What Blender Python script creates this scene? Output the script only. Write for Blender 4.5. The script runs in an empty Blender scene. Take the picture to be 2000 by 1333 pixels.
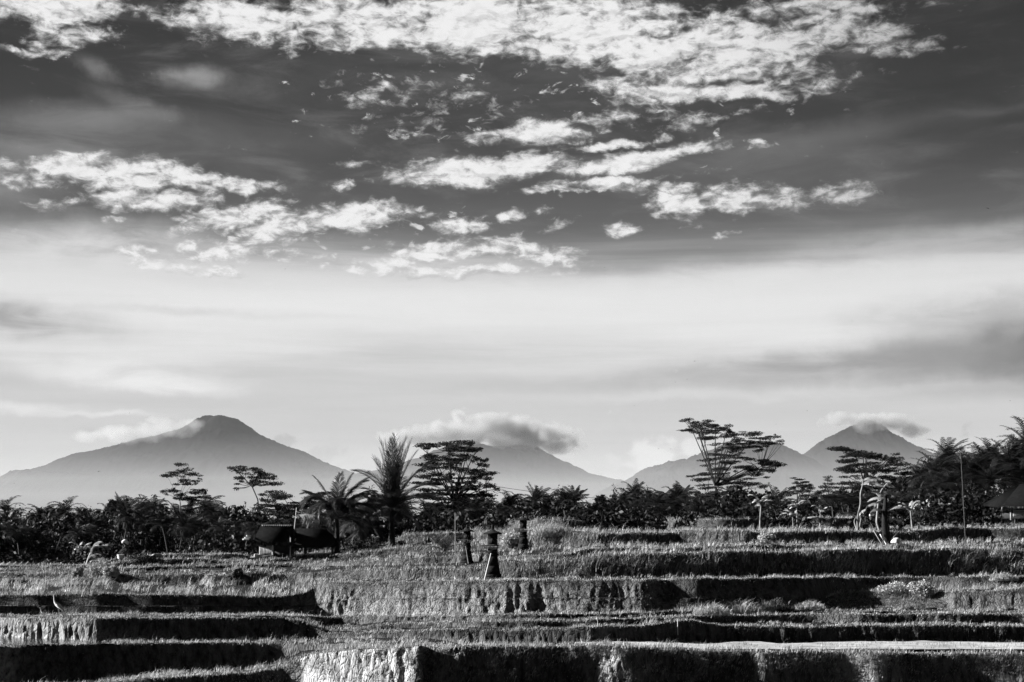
import bpy, math, random
import numpy as np
random.seed(7); RNG = np.random.default_rng(11)
SC = bpy.context.scene
COL = SC.collection
# ------------------------------------------------------------------ camera
F = 2778.0; HY = 1008.0
TH = math.atan((HY-666.5)/F)
cam_d = bpy.data.cameras.new('camera'); cam = bpy.data.objects.new('camera', cam_d); COL.objects.link(cam)
cam_d.sensor_width = 36.0; cam_d.lens = 36.0*F/2000.0
cam_d.clip_start = 0.5; cam_d.clip_end = 120000.0
cam.location = (0, 0, 0); cam.rotation_euler = (math.pi/2+TH, 0, 0)
SC.camera = cam
CT, ST = math.cos(TH), math.sin(TH)
def ray(px, py):                      # world direction (x, y, z) of a pixel of the 2000x1333 photograph, y = 1
    u = (px-1000.0)/F; v = (666.5-py)/F
    yy = CT - v*ST
    return u/yy, (ST+v*CT)/yy
def P(px, py, d):
    a, b = ray(px, py)
    return (a*d, d, b*d)
def SL(py): return ray(1000, py)[1]   # slope z/y
# ------------------------------------------------------------------ render settings, exposure
SC.view_settings.view_transform = 'Standard'; SC.view_settings.look = 'None'
SC.view_settings.exposure = 1.6; SC.view_settings.gamma = 1.0
SC.render.engine = 'CYCLES'
cy = SC.cycles
cy.max_bounces = 6; cy.diffuse_bounces = 2; cy.glossy_bounces = 2; cy.transmission_bounces = 2
cy.transparent_max_bounces = 6; cy.volume_bounces = 1
cy.volume_max_steps = 128
cy.use_denoising = True; cy.denoiser = 'OPENIMAGEDENOISE'; cy.denoising_input_passes = 'RGB_ALBEDO_NORMAL'; cy.denoising_prefilter = 'NONE'
cy.caustics_reflective = False; cy.caustics_refractive = False
# ------------------------------------------------------------------ sun
SUN_EL = 21.0; SUN_BEHIND = 5.0       # sun from the left, a little beyond the terraces
sv = (-math.cos(math.radians(SUN_EL))*math.cos(math.radians(SUN_BEHIND)),
      math.cos(math.radians(SUN_EL))*math.sin(math.radians(SUN_BEHIND)), math.sin(math.radians(SUN_EL)))
import mathutils
sun_d = bpy.data.lights.new('sun', 'SUN'); sun_d.energy = 5.0; sun_d.angle = math.radians(0.5); sun_d.color = (1, .985, .965)
sun_d.color = (1, 1, 1)
sun = bpy.data.objects.new('sun', sun_d); COL.objects.link(sun)
sun.rotation_euler = mathutils.Vector(sv).to_track_quat('Z', 'Y').to_euler()
# ------------------------------------------------------------------ sky
def lin(s):
    s = s/255.0
    return s/12.92 if s <= .04045 else ((s+.055)/1.055)**2.4
W = bpy.data.worlds.new('World'); SC.world = W; W.use_nodes = True
nt = W.node_tree; N = nt.nodes; L = nt.links; N.clear()
def nd(t, **k):
    n = N.new(t)
    for a, b in k.items(): setattr(n, a, b)
    return n
def put(sock, v):
    if isinstance(v, (int, float)): sock.default_value = v
    elif isinstance(v, tuple): sock.default_value = v
    else: L.new(v, sock)
def M(op, a, b=0.0, c=0.0, clamp=False):
    n = nd('ShaderNodeMath', operation=op, use_clamp=clamp); put(n.inputs[0], a); put(n.inputs[1], b); put(n.inputs[2], c); return n.outputs[0]
def MR(v, a, b, c, d, smooth=True):
    n = nd('ShaderNodeMapRange', interpolation_type='SMOOTHSTEP' if smooth else 'LINEAR')
    put(n.inputs['Value'], v); put(n.inputs['From Min'], a); put(n.inputs['From Max'], b); put(n.inputs['To Min'], c); put(n.inputs['To Max'], d); return n.outputs['Result']
def VEC(x, y, z=0.0):
    n = nd('ShaderNodeCombineXYZ'); put(n.inputs[0], x); put(n.inputs[1], y); put(n.inputs[2], z); return n.outputs[0]
def NOISE(v, sc, det=6, rough=.55, dist=0.0, off=(0, 0, 0)):
    m = nd('ShaderNodeMapping'); put(m.inputs[0], v); m.inputs['Location'].default_value = off
    n = nd('ShaderNodeTexNoise'); L.new(m.outputs[0], n.inputs['Vector']); n.inputs['Scale'].default_value = sc
    n.inputs['Detail'].default_value = det; n.inputs['Roughness'].default_value = rough; n.inputs['Distortion'].default_value = dist; return n
K = 48.5
tc = nd('ShaderNodeTexCoord'); sep = nd('ShaderNodeSeparateXYZ'); L.new(tc.outputs['Generated'], sep.inputs[0])
dx, dy, dz = sep.outputs
AZ = M('MULTIPLY', M('ARCTAN2', dx, dy), 57.2958*K)
EL = M('MULTIPLY', M('ARCSINE', dz), 57.2958*K)
def sky_xy(px, py):
    a, b = ray(px, py)
    return math.degrees(math.atan2(a, 1))*K, math.degrees(math.asin(b/math.sqrt(1+a*a+b*b)))*K
XY = VEC(AZ, EL)
warp = NOISE(XY, 1/110.0, 5, .6)
wv = nd('ShaderNodeVectorMath', operation='SUBTRACT'); L.new(warp.outputs['Color'], wv.inputs[0]); wv.inputs[1].default_value = (.5, .5, .5)
wm = nd('ShaderNodeVectorMath', operation='MULTIPLY'); L.new(wv.outputs[0], wm.inputs[0]); wm.inputs[1].default_value = (150, 60, 0)
wa = nd('ShaderNodeVectorMath', operation='ADD'); L.new(wm.outputs[0], wa.inputs[0]); L.new(XY, wa.inputs[1])
WXY = wa.outputs[0]
def blob(v, px, py, a, b, rot, edge=(1.0, 0.2), w=1.0, after=None):
    x, y = sky_xy(px, py)
    if after is not None:             # evaluate the blobs one after another (keeps the shader small)
        n = nd('ShaderNodeVectorMath', operation='MULTIPLY_ADD'); L.new(after, n.inputs[0]); n.inputs[1].default_value = (1e-6, 1e-6, 0); L.new(v, n.inputs[2]); v = n.outputs[0]
    m = nd('ShaderNodeMapping', vector_type='TEXTURE'); L.new(v, m.inputs[0])
    m.inputs['Location'].default_value = (x, y, 0); m.inputs['Rotation'].default_value = (0, 0, math.radians(rot)); m.inputs['Scale'].default_value = (a, b, 1)
    ln = nd('ShaderNodeVectorMath', operation='LENGTH'); L.new(m.outputs[0], ln.inputs[0])
    return MR(ln.outputs['Value'], edge[0], edge[1], 0.0, w)
# clear sky: tone against elevation (red-filter look: dark overhead, pale veil low down)
skyt = nd('ShaderNodeTexSky', sky_type='NISHITA', sun_disc=False, sun_elevation=math.radians(SUN_EL),
          sun_rotation=math.radians(-(90-SUN_BEHIND)))
sbw = nd('ShaderNodeSeparateColor'); L.new(skyt.outputs[0], sbw.inputs[0])
ramp = nd('ShaderNodeFloatCurve')
pts = [(-600, 40), (0, 190), (60, 200), (150, 200), (240, 200), (320, 222), (400, 228), (455, 216), (500, 158), (545, 106), (590, 82), (700, 58), (830, 40), (1000, 32), (1400, 46), (4400, 34)]
cv = ramp.mapping.curves[0]
ex0, ex1 = -600.0, 4400.0
def cx_(e): return (e-ex0)/(ex1-ex0)
while len(cv.points) < len(pts): cv.points.new(.5, .5)
for i, (e, s) in enumerate(pts):
    cv.points[i].location = (cx_(e), lin(s)); cv.points[i].handle_type = 'AUTO_CLAMPED'
ramp.mapping.update()
streak = NOISE(VEC(M('DIVIDE', AZ, 900.0), M('DIVIDE', EL, 60.0)), 1.0, 6, .6, .4)
eb = M('ADD', EL, M('MULTIPLY', M('SUBTRACT', streak.outputs[0], .5), 130.0))
L.new(MR(eb, ex0, ex1, 0.0, 1.0, False), ramp.inputs['Value'])
base = ramp.outputs[0]
base = M('MULTIPLY', base, MR(streak.outputs[0], .3, .7, .93, 1.07, False))
base = M('ADD', base, M('MULTIPLY', MR(NOISE(VEC(M('DIVIDE', AZ, 260.0), M('DIVIDE', EL, 70.0)), 1.0, 9, .66, .6, off=(7, 3, 0)).outputs[0], .46, .74, 0.0, .075), MR(EL, 480.0, 620.0, 0.0, 1.0)))
# a share of the physical sky keeps its own falloff away from the sun
base = M('ADD', M('MULTIPLY', base, .96), M('MULTIPLY', sbw.outputs[0], .0012))
SOFT = [  # px, py, half-width, half-height, rot, tone, opacity : soft veils and thin bands
 (1560, 545, 620, 62, 3, 222, .9), (150, 485, 330, 70, 2, 222, .85), (1000, 590, 900, 60, 0, 231, .6),
 (2080, 672, 420, 95, 4, 62, 1), (1720, 705, 600, 44, 3, 142, .85), (1250, 742, 420, 16, 2, 178, .6), (1900, 610, 330, 55, 3, 172, .7),
 (-40, 615, 330, 48, -4, 142, .85), (330, 605, 380, 12, -1, 200, .5), (1450, 770, 700, 14, 1, 214, .6),
 (240, 735, 260, 30, -3, 236, .9), (200, 708, 280, 22, 0, 232, .7), (-40, 745, 180, 22, 0, 190, .5), (60, 800, 150, 16, 0, 230, .8), (190, 812, 160, 8, 0, 230, .7), (300, 757, 190, 20, -1, 238, .8),
 (160, 232, 250, 40, 3, 128, .8), (260, 205, 120, 24, -12, 140, .6), (190, 137, 55, 26, -15, 150, .7), (120, 290, 190, 35, 0, 150, .6), (-20, 350, 170, 60, 0, 150, .6),
 (380, 148, 70, 26, 5, 165, .85), (1620, 268, 480, 34, 7, 112, .7), (1950, 210, 150, 10, 3, 120, .6), (1560, 320, 330, 60, 4, 118, .55), (1850, 470, 420, 42, 2, 185, .7),
 (1980, 90, 600, 300, 0, 24, .95), (1050, 150, 800, 90, 0, 104, .35), (300, 280, 500, 60, 4, 120, .4), (640, 190, 420, 90, 0, 58, .4), (-80, 90, 360, 140, 0, 34, .6),
]
wob = nd('ShaderNodeVectorMath', operation='MULTIPLY'); L.new(wv.outputs[0], wob.inputs[0]); wob.inputs[1].default_value = (160, 46, 0)
wb2 = nd('ShaderNodeVectorMath', operation='ADD'); L.new(wob.outputs[0], wb2.inputs[0]); L.new(XY, wb2.inputs[1])
wisp = NOISE(VEC(M('DIVIDE', AZ, 170.0), M('DIVIDE', EL, 42.0)), 1.0, 8, .62, .6, off=(3, 9, 0))
wfac = MR(wisp.outputs[0], .28, .66, .35, 1.0)
for (px, py, a, b, r, tone, op) in SOFT:
    f = M('MULTIPLY', blob(wb2.outputs[0], px, py, a, b, r, (1.15, .1), op, base), wfac if not (py > 600 and tone < 140) else M('MULTIPLY_ADD', wfac, .35, .65))
    mx = nd('ShaderNodeMix', data_type='FLOAT'); L.new(f, mx.inputs[0]); L.new(base, mx.inputs[2]); mx.inputs[3].default_value = lin(tone); base = mx.outputs[0]
CRISP = [
 (110, 15, 150, 50, 3, 1), (130, 70, 120, 30, 10, .75), (90, 98, 90, 16, 5, .7), (285, 18, 60, 24, 15, .6), (30, 45, 50, 25, 0, .55),
 (500, 38, 200, 52, 0, 1), (700, 45, 200, 62, -4, 1), (930, 40, 230, 78, -3, 1.1), (1160, 55, 230, 78, -2, 1.05), (1300, 110, 170, 60, -10, .95), (1450, 80, 190, 62, -8, 1.05),
 (1630, 60, 170, 40, -4, .85), (1500, 140, 200, 26, 0, .72), (1690, 90, 190, 20, -2, .68), (1380, 180, 240, 22, -3, .98), (1250, 185, 110, 34, -10, .75), (820, 88, 140, 24, -4, .85), (1560, 165, 170, 22, 3, .68),
 (1560, 25, 260, 30, 0, .78), (1780, 100, 120, 12, 0, .6),
 (230, 338, 250, 40, 0, 1.05), (430, 352, 130, 18, -3, .85), (290, 395, 170, 26, 4, .95), (60, 318, 120, 22, 0, .75), (60, 350, 90, 20, 0, .7), (120, 400, 70, 12, 0, .62),
 (450, 425, 140, 34, 12, 1), (640, 428, 220, 36, 4, 1), (760, 412, 100, 22, -2, .9), (430, 492, 105, 24, 8, .95), (560, 455, 110, 28, 0, .9), (290, 500, 80, 20, -8, .8), (545, 498, 70, 14, 0, .75),
 (230, 432, 50, 10, 0, .62), (892, 444, 74, 22, -8, .92), (992, 420, 42, 15, 6, .85), (1060, 415, 40, 12, 0, .66), (660, 362, 34, 12, 0, .72), (700, 328, 60, 12, 6, .62),
 (850, 490, 130, 28, 2, .95), (1010, 490, 150, 26, -6, .95), (720, 515, 160, 20, 0, .75), (900, 530, 240, 18, 0, .7), (380, 525, 190, 16, -3, .66), (1090, 445, 40, 10, 8, .62),
 (960, 330, 230, 30, 4, 1.1), (880, 345, 160, 26, 2, .95), (1060, 264, 100, 30, 3, .95), (1230, 315, 190, 24, 8, 1), (1180, 358, 220, 12, 5, .9), (1180, 285, 110, 12, 5, .85), (1130, 372, 170, 10, 4, .8),
 (1205, 235, 70, 26, 10, .8), (1160, 235, 50, 20, 0, .72), (1350, 300, 70, 10, 3, .75), (1295, 270, 28, 13, 0, .72), (960, 270, 90, 20, 0, .6), (1470, 288, 60, 8, 0, .6),
 (1320, 395, 66, 50, -30, 1), (1420, 385, 120, 30, 4, .85), (1540, 390, 90, 30, 0, .78), (1650, 378, 80, 26, 0, .72), (1215, 443, 60, 17, 4, .88), (1440, 400, 60, 20, 0, .85), (1420, 458, 26, 10, 0, .62), (1250, 370, 40, 14, 0, .5),
 (850, 195, 260, 40, -4, .5), (1170, 165, 80, 40, -30, .66), (960, 205, 120, 18, -2, .54), (700, 170, 150, 26, 0, .44), (1330, 235, 160, 26, 0, .5), (800, 250, 200, 30, 0, .42), (1420, 232, 50, 10, 0, .55),
]
cov = None
for (px, py, a, b, r, w) in CRISP:
    v = blob(WXY, px, py, a*1.12, b*1.15, r, (1.25, .25), w*1.12, cov)
    cov = v if cov is None else M('MAXIMUM', cov, v)
def cn(off):
    return NOISE(VEC(M('DIVIDE', M('ADD', AZ, off[0]), 105.0), M('DIVIDE', M('ADD', EL, off[1]), 46.0)), 1.0, 9, .58, .25, off=(5.3, 2.2, 0)).outputs[0]
n1 = cn((0, 0)); n2 = cn((-7, 8))
puff = NOISE(VEC(M('DIVIDE', AZ, 30.0), M('DIVIDE', EL, 17.0)), 1.0, 6, .62, .5, off=(8, 1, 0)).outputs[0]
dens = M('ADD', M('ADD', cov, M('MULTIPLY', M('SUBTRACT', n1, .5), 1.9)), M('MULTIPLY', M('SUBTRACT', puff, .5), 1.7))
mask = MR(dens, .36, 1.22, 0.0, 1.0)
area = M('MAXIMUM', blob(XY, 900, 215, 430, 110, 0, (1.3, .5), 1.0, mask), blob(XY, 1400, 250, 330, 80, 5, (1.3, .5), .8, mask))
area = M('MAXIMUM', area, blob(XY, 620, 455, 420, 80, 5, (1.3, .5), 1.0, area))
tiny = NOISE(VEC(M('DIVIDE', AZ, 44.0), M('DIVIDE', EL, 24.0)), 1.0, 5, .6, .4, off=(2, 7, 0)).outputs[0]
mask = M('MAXIMUM', mask, MR(M('ADD', tiny, M('MULTIPLY', area, .13)), .725, .83, 0.0, .9))
thick = MR(dens, .6, 1.3, 0.0, 1.0)
shade = M('ADD', MR(M('SUBTRACT', n1, n2), -.10, .08, .40, .80), M('MULTIPLY', thick, .26))
shade = M('MULTIPLY', M('MINIMUM', shade, .86), MR(puff, .25, .6, .86, 1.0))
shade = M('MULTIPLY', shade, MR(AZ, 250.0, 1150.0, 1.0, .34))       # clouds away from the sun are duller
gate = MR(dy, .1, .5, 0.0, 1.0)
mx = nd('ShaderNodeMix', data_type='FLOAT'); L.new(M('MULTIPLY', mask, gate), mx.inputs[0]); L.new(base, mx.inputs[2]); L.new(shade, mx.inputs[3])
tone = mx.outputs[0]
# low cumulus far behind the mountains
CUM = [(1275, 885, 95, 50, 0, .8, 228), (1350, 880, 60, 34, 0, .7, 222), (1180, 905, 90, 28, 0, .6, 212), (642, 880, 62, 34, 10, .75, 176), (545, 862, 40, 18, 0, .7, 172), (892, 812, 38, 22, 30, .75, 228), (1150, 880, 60, 22, 0, .6, 196), (190, 850, 70, 24, 5, .6, 188), (1865, 840, 70, 14, 20, .5, 160)]
n3 = NOISE(XY, 1/42.0, 8, .6, .3, off=(1, 4, 0)).outputs[0]
for (px, py, a, b, r, w, t) in CUM:
    dd_ = M('ADD', blob(WXY, px, py, a, b, r, (1.3, .2), w, tone), M('MULTIPLY', M('SUBTRACT', n3, .5), 1.6))
    mk = M('MULTIPLY', MR(dd_, .4, .8, 0.0, .9), MR(dd_, .3, 1.2, .7, 1.0))
    mx = nd('ShaderNodeMix', data_type='FLOAT'); L.new(mk, mx.inputs[0]); L.new(tone, mx.inputs[2]); mx.inputs[3].default_value = lin(t); tone = mx.outputs[0]
back = MR(dy, -.2, .55, .13, 1.0)  # unseen sky behind the camera dimmed so camera-facing banks stay dark
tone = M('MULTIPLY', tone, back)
tone = M('MULTIPLY', tone, 3.30)      # exposure 1.6 and background strength 0.1
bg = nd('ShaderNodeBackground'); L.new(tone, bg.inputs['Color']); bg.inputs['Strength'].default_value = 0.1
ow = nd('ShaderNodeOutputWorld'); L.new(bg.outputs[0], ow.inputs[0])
W.cycles.sampling_method = 'MANUAL'; W.cycles.sample_map_resolution = 512
# ================================================================== helpers
def hsh(ix, iy, iz, s):
    h = (ix.astype(np.int64)*374761393 + iy.astype(np.int64)*668265263 + iz.astype(np.int64)*2147483647 + s*974634777) & 0xffffffff
    h = ((h ^ (h >> 13))*1274126177) & 0xffffffff
    return ((h ^ (h >> 16)) & 0xffff)/65535.0
def vn(x, y, s=0):
    x = np.asarray(x, float); y = np.asarray(y, float)
    ix = np.floor(x); iy = np.floor(y); fx = x-ix; fy = y-iy; fx = fx*fx*(3-2*fx); fy = fy*fy*(3-2*fy); z = np.zeros_like(ix)
    a = hsh(ix, iy, z, s); b = hsh(ix+1, iy, z, s); c = hsh(ix, iy+1, z, s); d = hsh(ix+1, iy+1, z, s)
    return (a*(1-fx)+b*fx)*(1-fy)+(c*(1-fx)+d*fx)*fy - .5
def fbm(x, y, s=0, o=4, g=.5):
    r = 0; a = 1.0
    for i in range(o): r = r+a*vn(np.asarray(x)*2**i+i*17.3, np.asarray(y)*2**i+i*9.1, s+i); a *= g
    return r
def tag(o, label=None, cat=None, group=None, kind=None):
    if label: o['label'] = label
    if cat: o['category'] = cat
    if group: o['group'] = group
    if kind: o['kind'] = kind
    return o
def empty(name, loc, label=None, cat=None, group=None, rz=0):
    o = bpy.data.objects.new(name, None); COL.objects.link(o); o.location = loc; o.rotation_euler = (0, 0, rz); o.empty_display_size = .3
    return tag(o, label, cat, group)
def mesh(name, V, Fq, mat=None, parent=None, smooth=False, loc=None):
    """V (n,3); Fq a list of (m,k) index arrays"""
    V = np.asarray(V, np.float32).reshape(-1, 3)
    if not isinstance(Fq, list): Fq = [Fq]
    Fq = [np.asarray(f, np.int32) for f in Fq if len(f)]
    me = bpy.data.meshes.new(name)
    me.vertices.add(len(V)); me.vertices.foreach_set('co', V.ravel())
    lt = np.concatenate([np.full(len(f), f.shape[1], np.int32) for f in Fq]); idx = np.concatenate([f.ravel() for f in Fq])
    me.loops.add(len(idx)); me.loops.foreach_set('vertex_index', idx)
    me.polygons.add(len(lt)); st = np.concatenate([[0], np.cumsum(lt)[:-1]]).astype(np.int32)
    me.polygons.foreach_set('loop_start', st)
    me.update(calc_edges=True)
    if smooth: me.polygons.foreach_set('use_smooth', np.ones(len(lt), bool))
    if mat: me.materials.append(mat)
    o = bpy.data.objects.new(name, me); COL.objects.link(o)
    if loc is not None: o.location = loc
    if parent is not None: o.parent = parent
    return o
class MB:
    def __init__(s): s.v = []; s.q = {}; s.n = 0
    def add(s, V, F_):
        V = np.asarray(V, float).reshape(-1, 3); F_ = np.asarray(F_, int)
        s.q.setdefault(F_.shape[1], []).append(F_+s.n); s.v.append(V); s.n += len(V)
    def box(s, c, sz, rz=0.0, taper=1.0, tilt=None):
        hx, hy, hz = sz[0]/2, sz[1]/2, sz[2]/2
        v = np.array([[x*hx*(taper if z > 0 else 1), y*hy*(taper if z > 0 else 1), z*hz] for z in (-1, 1) for x, y in ((-1, -1), (1, -1), (1, 1), (-1, 1))])
        if tilt is not None: v = v @ np.array(mathutils.Euler(tilt).to_matrix()).T
        c_, s_ = math.cos(rz), math.sin(rz); v = v @ np.array([[c_, s_, 0], [-s_, c_, 0], [0, 0, 1]])
        s.add(v+np.array(c), [[0, 3, 2, 1], [4, 5, 6, 7], [0, 1, 5, 4], [1, 2, 6, 5], [2, 3, 7, 6], [3, 0, 4, 7]])
    def tube(s, pts, rad, n=8, flat=None):
        pts = np.asarray(pts, float); m = len(pts)
        rad = np.broadcast_to(np.asarray(rad, float), (m,))
        t = np.gradient(pts, axis=0); t /= np.linalg.norm(t, axis=1, keepdims=True)+1e-9
        up = np.array([0, 1, 0.0]) if abs(t[:, 1]).mean() < .8 else np.array([1, 0, 0.0])
        a = np.cross(t, up); a /= np.linalg.norm(a, axis=1, keepdims=True)+1e-9; b = np.cross(t, a)
        th = np.arange(n)*2*math.pi/n
        fl = 1.0 if flat is None else flat
        V = pts[:, None]+rad[:, None, None]*(np.cos(th)[None, :, None]*a[:, None]+fl*np.sin(th)[None, :, None]*b[:, None])
        i = np.arange(m-1)[:, None]*n; j = np.arange(n)[None]; k = (j+1) % n
        Q = np.stack([i+j, i+k, i+n+k, i+n+j], -1).reshape(-1, 4)
        s.add(V.reshape(-1, 3), Q)
        s.add(V[0], [list(range(n))]); s.add(V[-1], [list(range(n))[::-1]])
    def build(s, name, mat=None, parent=None, smooth=False, loc=None):
        return mesh(name, np.concatenate(s.v), [np.concatenate(f) for f in s.q.values()], mat, parent, smooth, loc)
def material(name, build):
    m = bpy.data.materials.new(name); m.use_nodes = True; t = m.node_tree; t.nodes.clear()
    o = t.nodes.new('ShaderNodeOutputMaterial'); build(t, o); return m
def simple(name, a, b=None, scale=3.0, rough=.8, bump=0.0, transl=0.0, det=5, stretch=(1, 1, 1), spec=.2, metal=0.0, rand=0.0):
    """grey procedural material between albedos a and b"""
    def f(t, o):
        n = t.nodes; l = t.links
        tc = n.new('ShaderNodeTexCoord'); mp = n.new('ShaderNodeMapping'); mp.inputs['Scale'].default_value = stretch; l.new(tc.outputs['Object'], mp.inputs[0])
        ns = n.new('ShaderNodeTexNoise'); l.new(mp.outputs[0], ns.inputs['Vector']); ns.inputs['Scale'].default_value = scale; ns.inputs['Detail'].default_value = det; ns.inputs['Roughness'].default_value = .65
        cr = n.new('ShaderNodeValToRGB'); bb = a if b is None else b
        cr.color_ramp.elements[0].position = .34; cr.color_ramp.elements[1].position = .66
        cr.color_ramp.elements[0].color = (a, a, a, 1); cr.color_ramp.elements[1].color = (bb, bb, bb, 1)
        l.new(ns.outputs[0], cr.inputs[0]); c = cr.outputs[0]
        if rand:
            oi = n.new('ShaderNodeObjectInfo'); mr = n.new('ShaderNodeMapRange'); mr.inputs['To Min'].default_value = 1-rand; mr.inputs['To Max'].default_value = 1+rand
            l.new(oi.outputs['Random'], mr.inputs[0]); mm = n.new('ShaderNodeVectorMath'); mm.operation = 'SCALE'; l.new(c, mm.inputs[0]); l.new(mr.outputs[0], mm.inputs['Scale']); c = mm.outputs[0]
        p = n.new('ShaderNodeBsdfPrincipled'); l.new(c, p.inputs['Base Color']); p.inputs['Roughness'].default_value = rough
        p.inputs['Specular IOR Level'].default_value = spec; p.inputs['Metallic'].default_value = metal
        if bump:
            bp = n.new('ShaderNodeBump'); bp.inputs['Strength'].default_value = 1.0; bp.inputs['Distance'].default_value = bump; l.new(ns.outputs[0], bp.inputs['Height']); l.new(bp.outputs[0], p.inputs['Normal'])
        s = p.outputs[0]
        if transl:
            tr = n.new('ShaderNodeBsdfTranslucent'); l.new(c, tr.inputs[0]); mx = n.new('ShaderNodeMixShader'); mx.inputs[0].default_value = transl; l.new(s, mx.inputs[1]); l.new(tr.outputs[0], mx.inputs[2]); s = mx.outputs[0]
        l.new(s, o.inputs[0])
    return material(name, f)
MAT = dict(
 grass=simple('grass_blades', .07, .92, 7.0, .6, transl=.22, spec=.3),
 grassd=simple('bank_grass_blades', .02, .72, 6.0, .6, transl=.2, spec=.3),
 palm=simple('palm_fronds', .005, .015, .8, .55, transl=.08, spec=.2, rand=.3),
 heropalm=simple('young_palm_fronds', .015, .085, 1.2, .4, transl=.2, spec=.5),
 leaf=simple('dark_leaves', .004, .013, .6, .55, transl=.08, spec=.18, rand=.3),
 albizia=simple('umbrella_tree_leaves', .006, .014, .8, .7, transl=.05, spec=.12),
 bark=simple('dark_bark', .02, .05, 4, .8, .01),
 barkp=simple('pale_bark', .12, .3, 3, .8, .01),
 banana=simple('dry_banana_leaf', .08, .5, 2.5, .5, transl=.2, spec=.4),
 bananad=simple('banana_stem', .05, .3, 3, .6, .01, stretch=(1, 1, .4)),
 forest=simple('forest_slopes', .008, .02, .004, .9, det=8, spec=0),
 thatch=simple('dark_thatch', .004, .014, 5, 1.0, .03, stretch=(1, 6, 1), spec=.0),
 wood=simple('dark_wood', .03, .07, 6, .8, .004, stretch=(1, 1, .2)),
 bamboo=simple('pale_bamboo', .5, .75, 5, .5, .002, stretch=(1, 1, .3)),
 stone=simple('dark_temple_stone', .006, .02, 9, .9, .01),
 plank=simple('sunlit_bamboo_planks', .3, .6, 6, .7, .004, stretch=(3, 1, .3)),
 white=simple('white_plastic', .62, .8, 3, .5),
 sheet=simple('weathered_sheet', .16, .34, 2, .5, .004, stretch=(6, 1, 1)),
 feather=simple('white_feathers', .8, .88, 12, .6, .002),
 bill=simple('bill_skin', .15, .25, 10, .5),
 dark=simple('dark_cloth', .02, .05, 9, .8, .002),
 skin=simple('skin', .09, .14, 9, .6),
 birdm=simple('dark_plumage', .01, .02, 9, .6),
 rock=simple('pale_rock', .3, .5, 8, .8, .02),
)
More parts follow.
